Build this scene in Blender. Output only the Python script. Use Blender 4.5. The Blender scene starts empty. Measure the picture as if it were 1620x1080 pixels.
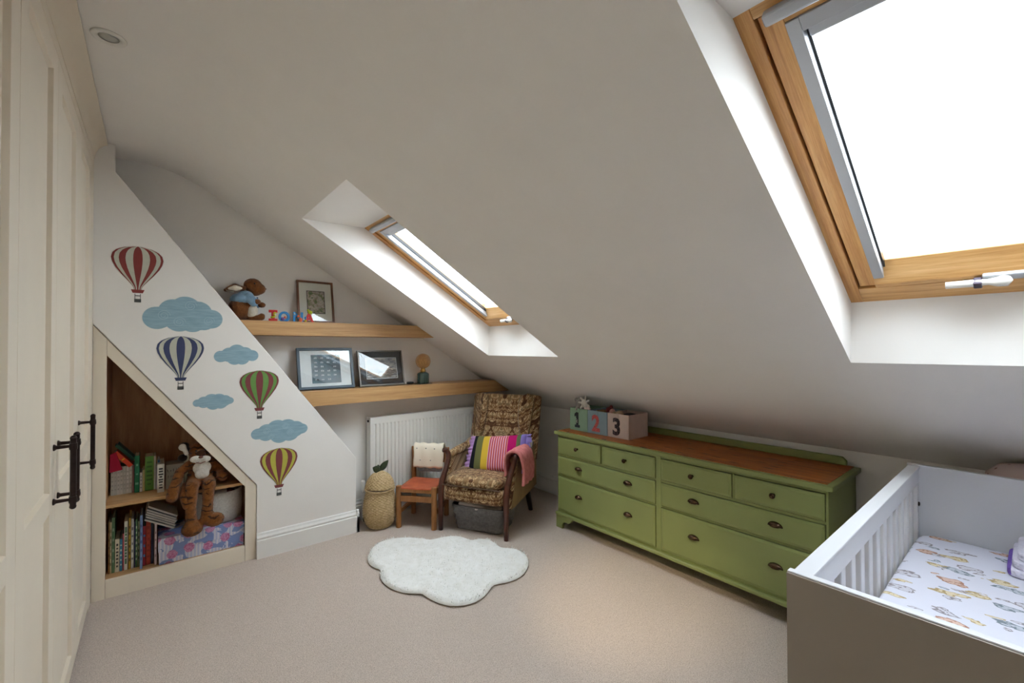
import bpy, bmesh, math, random
from mathutils import Vector, Matrix, noise
random.seed(7)
PI = math.pi
scn = bpy.context.scene
COL = scn.collection

# ------------------------------------------------------------------ camera, world, exposure
def make_camera():
    yaw, pitch, roll = math.radians(39.626), math.radians(0.633), math.radians(-0.123)
    F = Vector((math.sin(yaw)*math.cos(pitch), math.cos(yaw)*math.cos(pitch), math.sin(pitch)))
    R = Vector((math.cos(yaw), -math.sin(yaw), 0)); U = R.cross(F)
    R2 = R*math.cos(roll) + U*math.sin(roll); U2 = -R*math.sin(roll) + U*math.cos(roll)
    cd = bpy.data.cameras.new('camera'); cam = bpy.data.objects.new('camera', cd); COL.objects.link(cam)
    m = Matrix((R2, U2, -F)).transposed().to_4x4(); m.translation = Vector((0, 0, 1.4))
    cam.matrix_world = m
    cd.sensor_width = 36; cd.sensor_fit = 'HORIZONTAL'; cd.lens = 687.24/1620*36
    cd.shift_y = 2.73/1620; cd.clip_start = .02; cd.clip_end = 200
    scn.camera = cam
make_camera()
SKY = 17.0
def make_world():
    w = bpy.data.worlds.new('overcast_sky'); scn.world = w; w.use_nodes = True
    n = w.node_tree.nodes; l = w.node_tree.links; n.clear()
    out = n.new('ShaderNodeOutputWorld'); bg = n.new('ShaderNodeBackground')
    tc = n.new('ShaderNodeTexCoord'); nz = n.new('ShaderNodeTexNoise'); nz.inputs['Scale'].default_value = 2.2
    nz.inputs['Detail'].default_value = 5
    rp = n.new('ShaderNodeValToRGB'); rp.color_ramp.elements[0].position = .3; rp.color_ramp.elements[1].position = .75
    rp.color_ramp.elements[0].color = (.79, .885, 1.0, 1); rp.color_ramp.elements[1].color = (.90, .95, 1, 1)
    l.new(tc.outputs['Generated'], nz.inputs['Vector']); l.new(nz.outputs['Fac'], rp.inputs['Fac'])
    l.new(rp.outputs['Color'], bg.inputs['Color']); bg.inputs['Strength'].default_value = SKY
    l.new(bg.outputs['Background'], out.inputs['Surface'])
make_world()
vs = scn.view_settings
vs.view_transform = 'Standard'; vs.look = 'None'; vs.gamma = 1; vs.exposure = 0.0; vs.use_curve_mapping = False

# ------------------------------------------------------------------ helpers
def sc(c):
    f = lambda v: (v/255/12.92) if v/255 <= .04045 else ((v/255+.055)/1.055)**2.4
    return (f(c[0]), f(c[1]), f(c[2]), 1)
MATS = {}
class NT:
    """small node helper round one material"""
    def __init__(s, name, rough=.6, metal=0, spec=.5):
        s.m = bpy.data.materials.new(name); s.m.use_nodes = True
        s.n = s.m.node_tree.nodes; s.l = s.m.node_tree.links
        s.b = s.n['Principled BSDF']; s.b.inputs['Roughness'].default_value = rough
        s.b.inputs['Metallic'].default_value = metal; s.b.inputs['Specular IOR Level'].default_value = spec
        MATS[name] = s.m
    def new(s, t, **kw):
        x = s.n.new(t)
        for k, v in kw.items():
            if k in x.inputs: x.inputs[k].default_value = v
            else: setattr(x, k, v)
        return x
    def coord(s, scale=(1, 1, 1), rot=(0, 0, 0), loc=(0, 0, 0), kind='Object'):
        tc = s.new('ShaderNodeTexCoord'); mp = s.new('ShaderNodeMapping')
        mp.inputs['Scale'].default_value = scale; mp.inputs['Rotation'].default_value = rot; mp.inputs['Location'].default_value = loc
        s.l.new(tc.outputs[kind], mp.inputs['Vector']); return mp.outputs[0]
    def noise(s, vec, scale, detail=3, rough=.5, dist=0):
        x = s.new('ShaderNodeTexNoise'); x.inputs['Scale'].default_value = scale; x.inputs['Detail'].default_value = detail
        x.inputs['Roughness'].default_value = rough; x.inputs['Distortion'].default_value = dist
        s.l.new(vec, x.inputs['Vector']); return x.outputs['Fac']
    def ramp(s, fac, stops, interp='LINEAR'):
        x = s.new('ShaderNodeValToRGB'); e = x.color_ramp.elements; x.color_ramp.interpolation = interp
        while len(e) < len(stops): e.new(.5)
        for i, (p, c) in enumerate(stops): e[i].position = p; e[i].color = c
        s.l.new(fac, x.inputs['Fac']); return x.outputs['Color']
    def mix(s, fac, a, b, mode='MIX'):
        x = s.new('ShaderNodeMix'); x.data_type = 'RGBA'; x.blend_type = mode
        for k, v in ((0, fac), (6, a), (7, b)):
            if hasattr(v, 'node'): s.l.new(v, x.inputs[k])
            else: x.inputs[k].default_value = v
        return x.outputs[2]
    def math(s, op, a, b=0., c=0.):
        x = s.new('ShaderNodeMath'); x.operation = op
        for k, v in ((0, a), (1, b), (2, c)):
            if hasattr(v, 'node'): s.l.new(v, x.inputs[k])
            else: x.inputs[k].default_value = v
        return x.outputs[0]
    def sep(s, vec):
        x = s.new('ShaderNodeSeparateXYZ'); s.l.new(vec, x.inputs[0]); return x.outputs
    def comb(s, *a):
        x = s.new('ShaderNodeCombineXYZ')
        for i, v in enumerate(a):
            if hasattr(v, 'node'): s.l.new(v, x.inputs[i])
            else: x.inputs[i].default_value = v
        return x.outputs[0]
    def col(s, c):
        if hasattr(c, 'node'): s.l.new(c, s.b.inputs['Base Color'])
        else: s.b.inputs['Base Color'].default_value = c
    def bump(s, h, strength=.3, dist=.002):
        x = s.new('ShaderNodeBump'); x.inputs['Strength'].default_value = strength; x.inputs['Distance'].default_value = dist
        s.l.new(h, x.inputs['Height']); s.l.new(x.outputs[0], s.b.inputs['Normal'])

def plain(name, c, rough=.6, metal=0, var=.06, vscale=6, bump=0, bscale=200, bdist=.002, spec=.5):
    if name in MATS: return MATS[name]
    t = NT(name, rough, metal, spec); k = sc(c); v = t.coord()
    lo = tuple(x*(1-var) for x in k[:3])+(1,); hi = tuple(min(1, x*(1+var)) for x in k[:3])+(1,)
    t.col(t.ramp(t.noise(v, vscale), [(.3, lo), (.7, hi)]))
    if bump: t.bump(t.noise(v, bscale, 2), bump, bdist)
    return t.m
def wood(name, a, b, c, grain=(2, 30, 30), rough=.45, knots=False, ring=0.):
    if name in MATS: return MATS[name]
    t = NT(name, rough); v = t.coord(grain)
    n1 = t.noise(v, 1.0, 6, .6, .6); v2 = t.coord(tuple(x*4 for x in grain)); n2 = t.noise(v2, 1.5, 4, .7)
    colr = t.ramp(n1, [(.28, sc(a)), (.5, sc(b)), (.72, sc(c))])
    colr = t.mix(.25, colr, t.ramp(n2, [(.35, sc(a)), (.65, sc(c))]))
    if ring:
        w = t.new('ShaderNodeTexWave'); w.wave_type = 'RINGS'; w.rings_direction = 'SPHERICAL'; w.inputs['Scale'].default_value = ring
        w.inputs['Distortion'].default_value = 3; w.inputs['Detail'].default_value = 2; w.inputs['Detail Scale'].default_value = 1
        t.l.new(t.coord(tuple(x*.12 for x in grain), loc=(.3, .4, -.7)), w.inputs['Vector'])
        colr = t.mix(t.math('MULTIPLY', w.outputs['Fac'], .35), colr, sc(a))
    if knots:
        vo = t.new('ShaderNodeTexVoronoi'); vo.voronoi_dimensions = '2D'; vo.inputs['Scale'].default_value = 1.0
        t.l.new(t.coord((15, 3.6, 0)), vo.inputs['Vector'])
        colr = t.mix(t.ramp(vo.outputs['Distance'], [(.05, (1, 1, 1, 1)), (.13, (0, 0, 0, 1))]), colr, sc((50, 22, 10)))
    if 0:
        vo = t.new('ShaderNodeTexVoronoi'); vo.inputs['Scale'].default_value = 1.0
        t.l.new(t.coord(tuple(x*.55 if x > 5 else x*1.3 for x in grain)), vo.inputs['Vector'])
        kn = t.ramp(vo.outputs['Distance'], [(.07, (1, 1, 1, 1)), (.16, (0, 0, 0, 1))])
        colr = t.mix(kn, colr, sc(tuple(x*.35 for x in a)))
    t.col(colr); t.bump(n1, .08, .001); return t.m

# materials
paint_wall = plain('wall_paint', (241, 237, 232), .85, var=.01, bump=.05, bscale=90, spec=.2)
paint_ceil = plain('ceiling_paint', (241, 237, 232), .9, var=.01, spec=.15)
paint_trim = plain('skirting_gloss', (240, 238, 234), .35, var=.01)
cream = plain('cream_cabinet_paint', (234, 222, 203), .45, var=.015)
white_lac = plain('white_lacquer', (214, 214, 217), .35, var=.01)
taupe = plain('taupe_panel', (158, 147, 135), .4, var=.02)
green = plain('sage_green_paint', (138, 148, 88), .42, var=.05, vscale=3)
bronze = plain('antique_bronze', (84, 66, 50), .24, .9, var=.25, vscale=60)
darkmetal = plain('dark_bronze', (52, 40, 38), .35, .7, var=.2, vscale=50)
brass = plain('brass', (190, 150, 80), .25, .95, var=.1)
greymetal = plain('grey_aluminium', (176, 178, 182), .4, .35, var=.03)
chrome = plain('chrome', (200, 200, 205), .15, .9, var=.02)
whiteplastic = plain('white_plastic', (235, 232, 225), .4, var=.02)
black = plain('black_plastic', (24, 23, 24), .4, var=.1)
radwhite = plain('radiator_enamel', (232, 230, 224), .3, var=.01)
oak_x = wood('oak_veneer_long', (172, 128, 80), (196, 153, 102), (212, 172, 122), (2.2, 40, 45), .45)
oak_v = wood('oak_veneer_upright', (166, 120, 80), (196, 150, 106), (212, 170, 128), (16, 16, 1.6), .5, ring=9)
pine_x = wood('pine_window_across', (184, 126, 64), (218, 166, 100), (240, 200, 142), (60, 2.2, 50), .35)
pine_u = wood('pine_window_along', (168, 108, 50), (206, 148, 82), (232, 184, 118), (2.2, 60, 50), .35)
pine_top = wood('waxed_pine_top', (128, 62, 20), (170, 92, 36), (200, 124, 60), (42, 2.2, 26), .38, knots=True)
chairwood = wood('honey_chair_wood', (128, 80, 40), (158, 104, 56), (180, 126, 72), (30, 30, 4), .4)
darkwood = wood('dark_mahogany', (48, 22, 14), (74, 36, 24), (96, 52, 36), (30, 30, 5), .3)

def carpet_mat():
    t = NT('beige_wool_carpet', .95, spec=.1); v = t.coord()
    a = t.noise(v, 260, 2, .7); b = t.noise(v, 1.6, 3)
    c = t.ramp(a, [(.32, sc((172, 157, 143))), (.55, sc((214, 198, 187))), (.75, sc((228, 216, 202)))])
    c = t.mix(t.math('MULTIPLY', b, .25), c, sc((186, 171, 157)))
    t.col(c); t.bump(a, .5, .004); return t.m
carpet = carpet_mat()

def link(o):
    COL.objects.link(o); return o
def tag(o, label=None, cat=None, group=None, kind=None):
    if label: o['label'] = label
    if cat: o['category'] = cat
    if group: o['group'] = group
    if kind: o['kind'] = kind
    return o
def thing(name, label, cat, loc=(0, 0, 0), rotz=0, group=None):
    o = link(bpy.data.objects.new(name, None)); o.location = loc; o.rotation_euler = (0, 0, rotz); o.empty_display_size = .05
    return tag(o, label, cat, group)
def root_of(o):
    while o.parent: o = o.parent
    return o
def part(name, mesh, mat, parent):
    o = link(bpy.data.objects.new(name, mesh)); o.parent = parent
    if mat and not mesh.materials: mesh.materials.append(mat)
    return o
def copy_tree(o, parent=None, loc=None):
    kids = [c for c in bpy.data.objects if c.parent == o]
    c = o.copy(); link(c); c.parent = parent
    if loc is not None: c.location = loc
    for k in kids: copy_tree(k, c)
    return c

class B:
    def __init__(s): s.bm = bmesh.new()
    def box(s, x0, x1, y0, y1, z0, z1, M=None):
        vs_ = []
        for z in (z0, z1):
            for x, y in ((x0, y0), (x1, y0), (x1, y1), (x0, y1)):
                p = Vector((x, y, z)); vs_.append(s.bm.verts.new(M @ p if M else p))
        for f in ((0, 3, 2, 1), (4, 5, 6, 7), (0, 1, 5, 4), (1, 2, 6, 5), (2, 3, 7, 6), (3, 0, 4, 7)):
            s.bm.faces.new([vs_[i] for i in f])
        return s
    def prism(s, pts, vec, M=None):
        vec = Vector(vec); a = [Vector(p) for p in pts]; b = [p+vec for p in a]
        if M: a = [M @ p for p in a]; b = [M @ p for p in b]
        a = [s.bm.verts.new(p) for p in a]; b = [s.bm.verts.new(p) for p in b]; n = len(a)
        s.bm.faces.new(a[::-1]); s.bm.faces.new(b)
        for i in range(n): s.bm.faces.new((a[i], a[(i+1) % n], b[(i+1) % n], b[i]))
        return s
    def tube(s, pts, r, seg=8, flat=1.0, M=None):
        pts = [Vector(p) for p in pts]; n = len(pts); rs = r if isinstance(r, (list, tuple)) else [r]*n
        rings = []; up = None
        for i, p in enumerate(pts):
            t = (pts[min(i+1, n-1)]-pts[max(i-1, 0)]).normalized()
            if up is None: up = Vector((1, 0, 0)) if abs(t.x) < .9 else Vector((0, 1, 0))
            up = (up-t*up.dot(t)).normalized(); sd = t.cross(up)
            ring = []
            for k in range(seg):
                a = 2*PI*(k+.5)/seg; q = p+up*math.cos(a)*rs[i]+sd*math.sin(a)*rs[i]*flat
                ring.append(s.bm.verts.new(M @ q if M else q))
            rings.append(ring)
        for i in range(n-1):
            for k in range(seg):
                s.bm.faces.new((rings[i][k], rings[i][(k+1) % seg], rings[i+1][(k+1) % seg], rings[i+1][k]))
        s.bm.faces.new(rings[0][::-1]); s.bm.faces.new(rings[-1]); return s
    def lathe(s, prof, c=(0, 0, 0), seg=24, M=None, sx=1, sy=1, fn=None):
        c = Vector(c); rings = []
        for j, (r, z) in enumerate(prof):
            ring = []
            for k in range(seg):
                a = 2*PI*k/seg; rr = r+(fn(a, z, j, k) if fn else 0)
                p = Vector((rr*math.cos(a)*sx, rr*math.sin(a)*sy, z))
                if M: p = M @ p
                ring.append(s.bm.verts.new(c+p))
            rings.append(ring)
        for i in range(len(prof)-1):
            for k in range(seg):
                s.bm.faces.new((rings[i][k], rings[i][(k+1) % seg], rings[i+1][(k+1) % seg], rings[i+1][k]))
        if prof[0][0] > 1e-5: s.bm.faces.new(rings[0][::-1])
        if prof[-1][0] > 1e-5: s.bm.faces.new(rings[-1])
        return s
    def sph(s, c, r, seg=14, rings=9, M=None):
        if not isinstance(r, (tuple, list)): r = (r, r, r)
        T = Matrix.Translation(Vector(c)) @ (M.to_4x4() if M else Matrix.Identity(4)) @ Matrix.Diagonal((r[0], r[1], r[2], 1))
        bmesh.ops.create_uvsphere(s.bm, u_segments=seg, v_segments=rings, radius=1, matrix=T); return s
    def puff(s, x0, x1, y0, y1, z0, z1, e=4., n=14, M=None, crown=.0):
        """soft box: superellipsoid"""
        c = Vector(((x0+x1)/2, (y0+y1)/2, (z0+z1)/2)); h = Vector(((x1-x0)/2, (y1-y0)/2, (z1-z0)/2))
        b2 = bmesh.new(); bmesh.ops.create_cube(b2, size=2); bmesh.ops.subdivide_edges(b2, edges=b2.edges[:], cuts=n, use_grid_fill=True)
        mp = {}
        for v in b2.verts:
            p = v.co; L = (abs(p.x)**e+abs(p.y)**e+abs(p.z)**e)**(1/e); q = p/L
            if crown and q.z > 0: q.z *= 1+crown*(1-q.x*q.x)*(1-q.y*q.y)
            w = c+Vector((q.x*h.x, q.y*h.y, q.z*h.z)); mp[v] = s.bm.verts.new(M @ w if M else w)
        for f in b2.faces: s.bm.faces.new([mp[v] for v in f.verts])
        b2.free(); return s
    def out(s, name, mat, parent=None, smooth=False, bev=0, seg=2, world=True, weld=False):
        bm = s.bm
        if weld: bmesh.ops.remove_doubles(bm, verts=bm.verts[:], dist=1e-5)
        bmesh.ops.recalc_face_normals(bm, faces=bm.faces[:])
        me = bpy.data.meshes.new(name)
        loc = None
        if parent is None:
            xs = [v.co for v in bm.verts]
            loc = Vector(((min(p.x for p in xs)+max(p.x for p in xs))/2, (min(p.y for p in xs)+max(p.y for p in xs))/2, min(p.z for p in xs)))
            bmesh.ops.translate(bm, verts=bm.verts[:], vec=-loc)
        elif world:
            bmesh.ops.translate(bm, verts=bm.verts[:], vec=-root_of(parent).location)
        bm.to_mesh(me); bm.free()
        if mat: me.materials.append(mat)
        if smooth:
            for p in me.polygons: p.use_smooth = True
            if smooth == 'auto':
                me.set_sharp_from_angle(angle=math.radians(40))
        o = link(bpy.data.objects.new(name, me))
        if parent: o.parent = parent
        else: o.location = loc
        if bev:
            m = o.modifiers.new('bevel', 'BEVEL'); m.width = bev; m.segments = seg; m.limit_method = 'ANGLE'; m.angle_limit = .6
        return o
def bake(o):
    """apply the modifiers of an object to a fresh mesh"""
    dg = bpy.context.evaluated_depsgraph_get(); dg.update()
    me = bpy.data.meshes.new_from_object(o.evaluated_get(dg), depsgraph=dg)
    old = o.data; o.modifiers.clear(); o.data = me
    if old.users == 0:
        (bpy.data.curves if isinstance(old, bpy.types.Curve) else bpy.data.meshes).remove(old)
    return o
def blob(name, shapes, mat, parent, vox=.006, sm=3, fuzz=0., fs=120, world=True):
    """one continuous soft body out of tapered limbs; shapes: (p0, r0, p1, r1) or (centre, (rx,ry,rz))"""
    b = B()
    for q in shapes:
        if len(q) == 2: b.sph(q[0], q[1], 16, 10)
        else:
            p0, r0, p1, r1 = Vector(q[0]), q[1], Vector(q[2]), q[3]; n = max(3, int((p1-p0).length/(min(r0, r1)*.4)))
            for i in range(n+1):
                t = i/n; b.sph(p0.lerp(p1, t), r0+(r1-r0)*t, 12, 8)
    o = b.out(name, mat, parent, smooth=True, world=world)
    m = o.modifiers.new('r', 'REMESH'); m.mode = 'VOXEL'; m.voxel_size = vox; m.use_smooth_shade = True
    m2 = o.modifiers.new('s', 'SMOOTH'); m2.iterations = sm; m2.factor = .6
    bake(o)
    if fuzz:
        for v in o.data.vertices:
            v.co += v.normal*(noise.noise(v.co*fs)*fuzz)
    for p in o.data.polygons: p.use_smooth = True
    if mat and not o.data.materials: o.data.materials.append(mat)
    return o
def textmesh(name, body, size, ext, mat, parent, M, offset=0., xs=1.):
    cu = bpy.data.curves.new(name, 'FONT'); cu.body = body; cu.size = size; cu.extrude = ext; cu.offset = offset
    cu.align_x = 'CENTER'; cu.align_y = 'BOTTOM_BASELINE'; cu.resolution_u = 4
    o = link(bpy.data.objects.new(name, cu)); dg = bpy.context.evaluated_depsgraph_get(); dg.update()
    me = bpy.data.meshes.new_from_object(o.evaluated_get(dg), depsgraph=dg); me.name = name
    bpy.data.objects.remove(o); bpy.data.curves.remove(cu)
    me.transform(Matrix.Diagonal((xs, 1, 1, 1))); me.transform(M); me.materials.clear(); me.materials.append(mat)
    r = link(bpy.data.objects.new(name, me)); r.parent = parent; return r

# ------------------------------------------------------------------ room shell
ZC, XK, ZK, KX = 2.56, 2.986, .826, .116
K = (ZC-ZK)/(XK-KX)
YG, YB, YBK, XL = 3.55, 3.33, -1.6, -.9
cz = lambda x: ZK+K*(XK-x)
cx = lambda z: XK-(z-ZK)/K
dx_ = lambda z: -.169+(2.41-z)/1.343          # sloping edge of the boxed-in staircase
XW = -.255
tag(B().box(XL-.1, XK+.2, YBK-.1, 4.0, -.12, 0).out('floor', carpet), kind='structure')
tag(B().box(XK, XK+.12, YBK, YG+.12, 0, ZK+.06).out('wall_knee', paint_wall), kind='structure')
tag(B().prism([(XL, YBK, 0), (XK, YBK, 0), (XK, YBK, ZK), (KX, YBK, ZC), (XL, YBK, ZC)], (0, -.1, 0)).out('wall_back', paint_wall), kind='structure')
tag(B().box(XL-.1, XL, YBK, YG, 0, ZC).out('wall_left', paint_wall), kind='structure')
# gable wall with the alcove cut out
tag(B().prism([(XL, YG, 0), (-.27, YG, 0), (-.27, YG, 1.545), (.542, YG, .49), (.542, YG, 0), (XK, YG, 0), (XK, YG, ZK), (KX, YG, ZC), (XL, YG, ZC)],
              (0, .1, 0)).out('wall_gable', paint_wall), kind='structure')
tag(B().prism([(-.27, YB, ZC), (-.169, YB, ZC), (-.169, YB, 2.41), (1.206, YB, .563), (1.206, YB, 0), (.542, YB, 0), (.542, YB, .49), (-.252, YB, 1.536), (-.27, YB, 1.545)],
              (0, .042, 0)).out('wall_staircase', paint_wall, bev=.004), kind='structure')
tag(B().box(1.156, 1.206, YB+.042, YG, 0, .56).out('wall_staircase_end', paint_wall), kind='structure')
b = B().box(-.33, .62, 3.9, 4.0, 0, 1.7).box(-.43, -.33, YG+.1, 4.0, 0, 1.7).box(.62, .72, YG+.1, 4.0, 0, 1.7).box(-.43, .72, YG+.1, 4.0, 1.7, 1.8)
tag(b.out('wall_alcove', paint_wall), kind='structure')
tag(B().box(XL, -.27, YB, YG, 0, ZC).out('wall_staircase_return', paint_wall), kind='structure')

# ceiling: flat strip + slope with two flared roof-window openings
HT, HB = .706, 2.137           # opening on the room side (x of head and of foot)
RT, RB = 1.10, 2.15            # opening at the window
GAP = .247                      # vertical build-up between both
WIN = [(2.888, 2.086), (.471, -.331)]   # far and near edge of each opening
RK = .17
def ceiling():
    bm = bmesh.new(); cache = {}
    def V(x, y, z):
        k = (round(x, 4), round(y, 4), round(z, 4))
        if k not in cache: cache[k] = bm.verts.new((x, y, z))
        return cache[k]
    Q = lambda *p: bm.faces.new([V(*q) for q in p])
    ys = [YBK, WIN[1][1], WIN[1][0], WIN[0][1], WIN[0][0], YG+.1]
    for (xa, xb, zf, flip) in (((HT, HB), None, lambda x: cz(x), 0), ((RT, RB), None, lambda x: cz(x)+GAP, 1)):
        xs = [KX+RK if not flip else KX-.05, xa[0], xa[1], XK+.14]
        for i in range(3):
            for j in range(5):
                if i == 1 and j in (1, 3): continue
                Q((xs[i], ys[j], zf(xs[i])), (xs[i+1], ys[j], zf(xs[i+1])), (xs[i+1], ys[j+1], zf(xs[i+1])), (xs[i], ys[j+1], zf(xs[i])))
    for (a, b) in WIN:
        i = [(HT, a, cz(HT)), (HB, a, cz(HB)), (HB, b, cz(HB)), (HT, b, cz(HT))]
        o = [(RT, a, cz(RT)+GAP), (RB, a, cz(RB)+GAP), (RB, b, cz(RB)+GAP), (RT, b, cz(RT)+GAP)]
        for k in range(4): Q(i[k], i[(k+1) % 4], o[(k+1) % 4], o[k])
    # flat part and its back
    Q((XL-.1, YBK, ZC), (KX-RK, YBK, ZC), (KX-RK, YG+.1, ZC), (XL-.1, YG+.1, ZC))
    arc = [((1-f)**2*(KX-RK)+2*f*(1-f)*KX+f*f*(KX+RK), (1-f)**2*ZC+2*f*(1-f)*ZC+f*f*cz(KX+RK)) for f in [i/10 for i in range(11)]]
    arcf = []
    for (xa, za), (xb, zb) in zip(arc, arc[1:]):
        for j in range(5): arcf.append(Q((xa, ys[j], za), (xb, ys[j], zb), (xb, ys[j+1], zb), (xa, ys[j+1], za)))
    for f in arcf: f.smooth = True
    z2 = cz(KX-.05)+GAP
    Q((XL-.1, YBK, z2), (KX-.05, YBK, z2), (KX-.05, YG+.1, z2), (XL-.1, YG+.1, z2))
    Q((XL-.1, YBK, ZC), (XL-.1, YG+.1, ZC), (XL-.1, YG+.1, z2), (XL-.1, YBK, z2))
    xe = XK+.14
    Q((xe, YBK, cz(xe)), (xe, YG+.1, cz(xe)), (xe, YG+.1, cz(xe)+GAP), (xe, YBK, cz(xe)+GAP))
    for y in (YBK, YG+.1):
        bm.faces.new([bm.verts.new(p) for p in ((XL-.1, y, ZC), (KX, y, ZC), (xe, y, cz(xe)), (xe, y, cz(xe)+GAP), (KX-.05, y, z2), (XL-.1, y, z2))])
    bmesh.ops.recalc_face_normals(bm, faces=bm.faces[:])
    me = bpy.data.meshes.new('ceiling'); bm.to_mesh(me); bm.free(); me.materials.append(paint_ceil)
    tag(link(bpy.data.objects.new('ceiling', me)), kind='structure')
ceiling()

# skirtings
PROF = [(0, 0), (.02, 0), (.02, .118), (.013, .123), (.017, .137), (.009, .150), (.006, .163), (0, .168)]
def skirt(name, p0, p1, nrm):
    p0, p1, nrm = Vector(p0), Vector(p1), Vector(nrm)
    tag(B().prism([p0+nrm*a+Vector((0, 0, b)) for a, b in PROF], p1-p0).out(name, paint_trim), kind='structure')
skirt('baseboard_staircase', (.542, YB, 0), (1.226, YB, 0), (0, -1, 0))
skirt('baseboard_staircase_end', (1.206, YB-.02, 0), (1.206, YG, 0), (1, 0, 0))
skirt('baseboard_gable', (1.206, YG, 0), (XK, YG, 0), (0, -1, 0))
skirt('baseboard_knee', (XK, YBK, 0), (XK, YG, 0), (-1, 0, 0))

# ------------------------------------------------------------------ roof windows
def glassmat():
    t = NT('window_glass', .02); o = t.n['Material Output']
    tr = t.new('ShaderNodeBsdfTransparent'); gl = t.new('ShaderNodeBsdfGlossy'); gl.inputs['Roughness'].default_value = .01
    tr.inputs['Color'].default_value = (.95, .97, .97, 1)
    lw = t.new('ShaderNodeLayerWeight'); lw.inputs['Blend'].default_value = .5
    fr = t.math('MULTIPLY_ADD', t.math('POWER', lw.outputs['Facing'], 5.), .9, .04)
    mx = t.new('ShaderNodeMixShader'); t.l.new(fr, mx.inputs[0]); t.l.new(tr.outputs[0], mx.inputs[1]); t.l.new(gl.outputs[0], mx.inputs[2])
    t.l.new(mx.outputs[0], o.inputs['Surface']); return t.m
glass = glassmat()
def roof_window(name, ya, yb):
    a = math.atan(K); L = (RB-RT)/math.cos(a); W = ya-yb
    root = link(bpy.data.objects.new(name, None)); root['kind'] = 'structure'
    u, v, w = Vector((math.cos(a), 0, -math.sin(a))), Vector((0, -1, 0)), Vector((math.sin(a), 0, math.cos(a)))
    M = Matrix((u, v, w)).transposed().to_4x4(); M.translation = Vector((RT, ya, cz(RT)+GAP))
    root.matrix_world = M
    O = lambda b, n, m, par=None, bev=.002, **k: b.out(n, m, par or root, bev=bev, world=False, **k)
    b = B()
    O(B().box(-.02, L+.02, -.02, .038, .001, .11), 'frame_side', pine_u)
    O(B().box(-.02, L+.02, W-.038, W+.02, .001, .11), 'frame_side', pine_u)
    O(B().box(-.02, .03, .038, W-.038, .001, .11), 'frame_head', pine_x)
    O(B().box(L-.082, L+.02, .038, W-.038, .001, .11), 'frame_sill', pine_x)
    O(B().box(.035, L-.09, .044, .092, .008, .09), 'sash_side', pine_u)
    O(B().box(.035, L-.09, W-.092, W-.044, .008, .09), 'sash_side', pine_u)
    O(B().box(.035, .075, .092, W-.092, .008, .09), 'sash_head', pine_x)
    O(B().prism([(L-.09, .092, .09), (L-.09, .092, -.004), (L-.112, .092, -.006), (L-.185, .092, .045), (L-.185, .092, .09)], (0, W-.184, 0)), 'sash_foot', pine_x)
    for (a0, a1) in ((.092, .121), (W-.121, W-.092)):
        O(B().box(.075, L-.135, a0, a1, .002, .048), 'blind_rail', greymetal)
        O(B().box(.075, L-.165, a0+(.029 if a0 < .2 else -.006), a1+(.006 if a0 < .2 else -.029), .03, .05), 'seal_strip', black, bev=0)
    O(B().box(.075, .112, .121, W-.121, .002, .048), 'blind_head_rail', greymetal)
    O(B().box(.112, .142, .127, W-.127, .016, .048), 'blind_cassette', greymetal, bev=.006, seg=3)
    for (c0, c1, c2, c3) in ((.03, L-.085, .0375, .045), (.03, L-.085, W-.045, W-.0375), (L-.091, L-.081, .044, W-.044), (.029, .036, .044, W-.044)):
        O(B().box(c0, c1, c2, c3, .035, .085), 'gasket', black, bev=0)
    O(B().box(.075, L-.19, .127, W-.127, .052, .056), 'pane', glass, bev=0)
    O(B().box(.018, .05, .062, W-.062, -.03, -.001), 'vent_flap', greymetal, bev=.008, seg=3)
    O(B().lathe([(.008, -.002), (.008, .002)], (L-.06, .0385, .03), 12, M=Matrix.Rotation(PI/2, 3, 'X')), 'frame_screw', darkmetal, bev=0)
    # catch and lever
    h = O(B().box(L-.122, L-.094, .362, .452, -.020, -.004), 'handle_plate', greymetal, bev=.005, seg=3)
    O(B().tube([(L-.098, .278, -.026), (L-.100, .34, -.027), (L-.104, .375, -.029), (L-.110, .395, -.036), (L-.116, .412, -.038), (L-.118, .424, -.032)], [.0115, .012, .010, .015, .018, .008], 12), 'lever', whiteplastic, h, smooth=True, bev=0)
    O(B().box(L-.086, L-.064, .318, .368, -.012, .001), 'strike_plate', darkmetal, bev=.002)
    O(B().box(L-.112, L-.086, .342, .362, -.040, -.012), 'catch_block', plain('plum_plastic', (60, 44, 66), .4), bev=.003)
    return root
roof_window('window_1', *WIN[0]); roof_window('window_2', *WIN[1])


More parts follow.
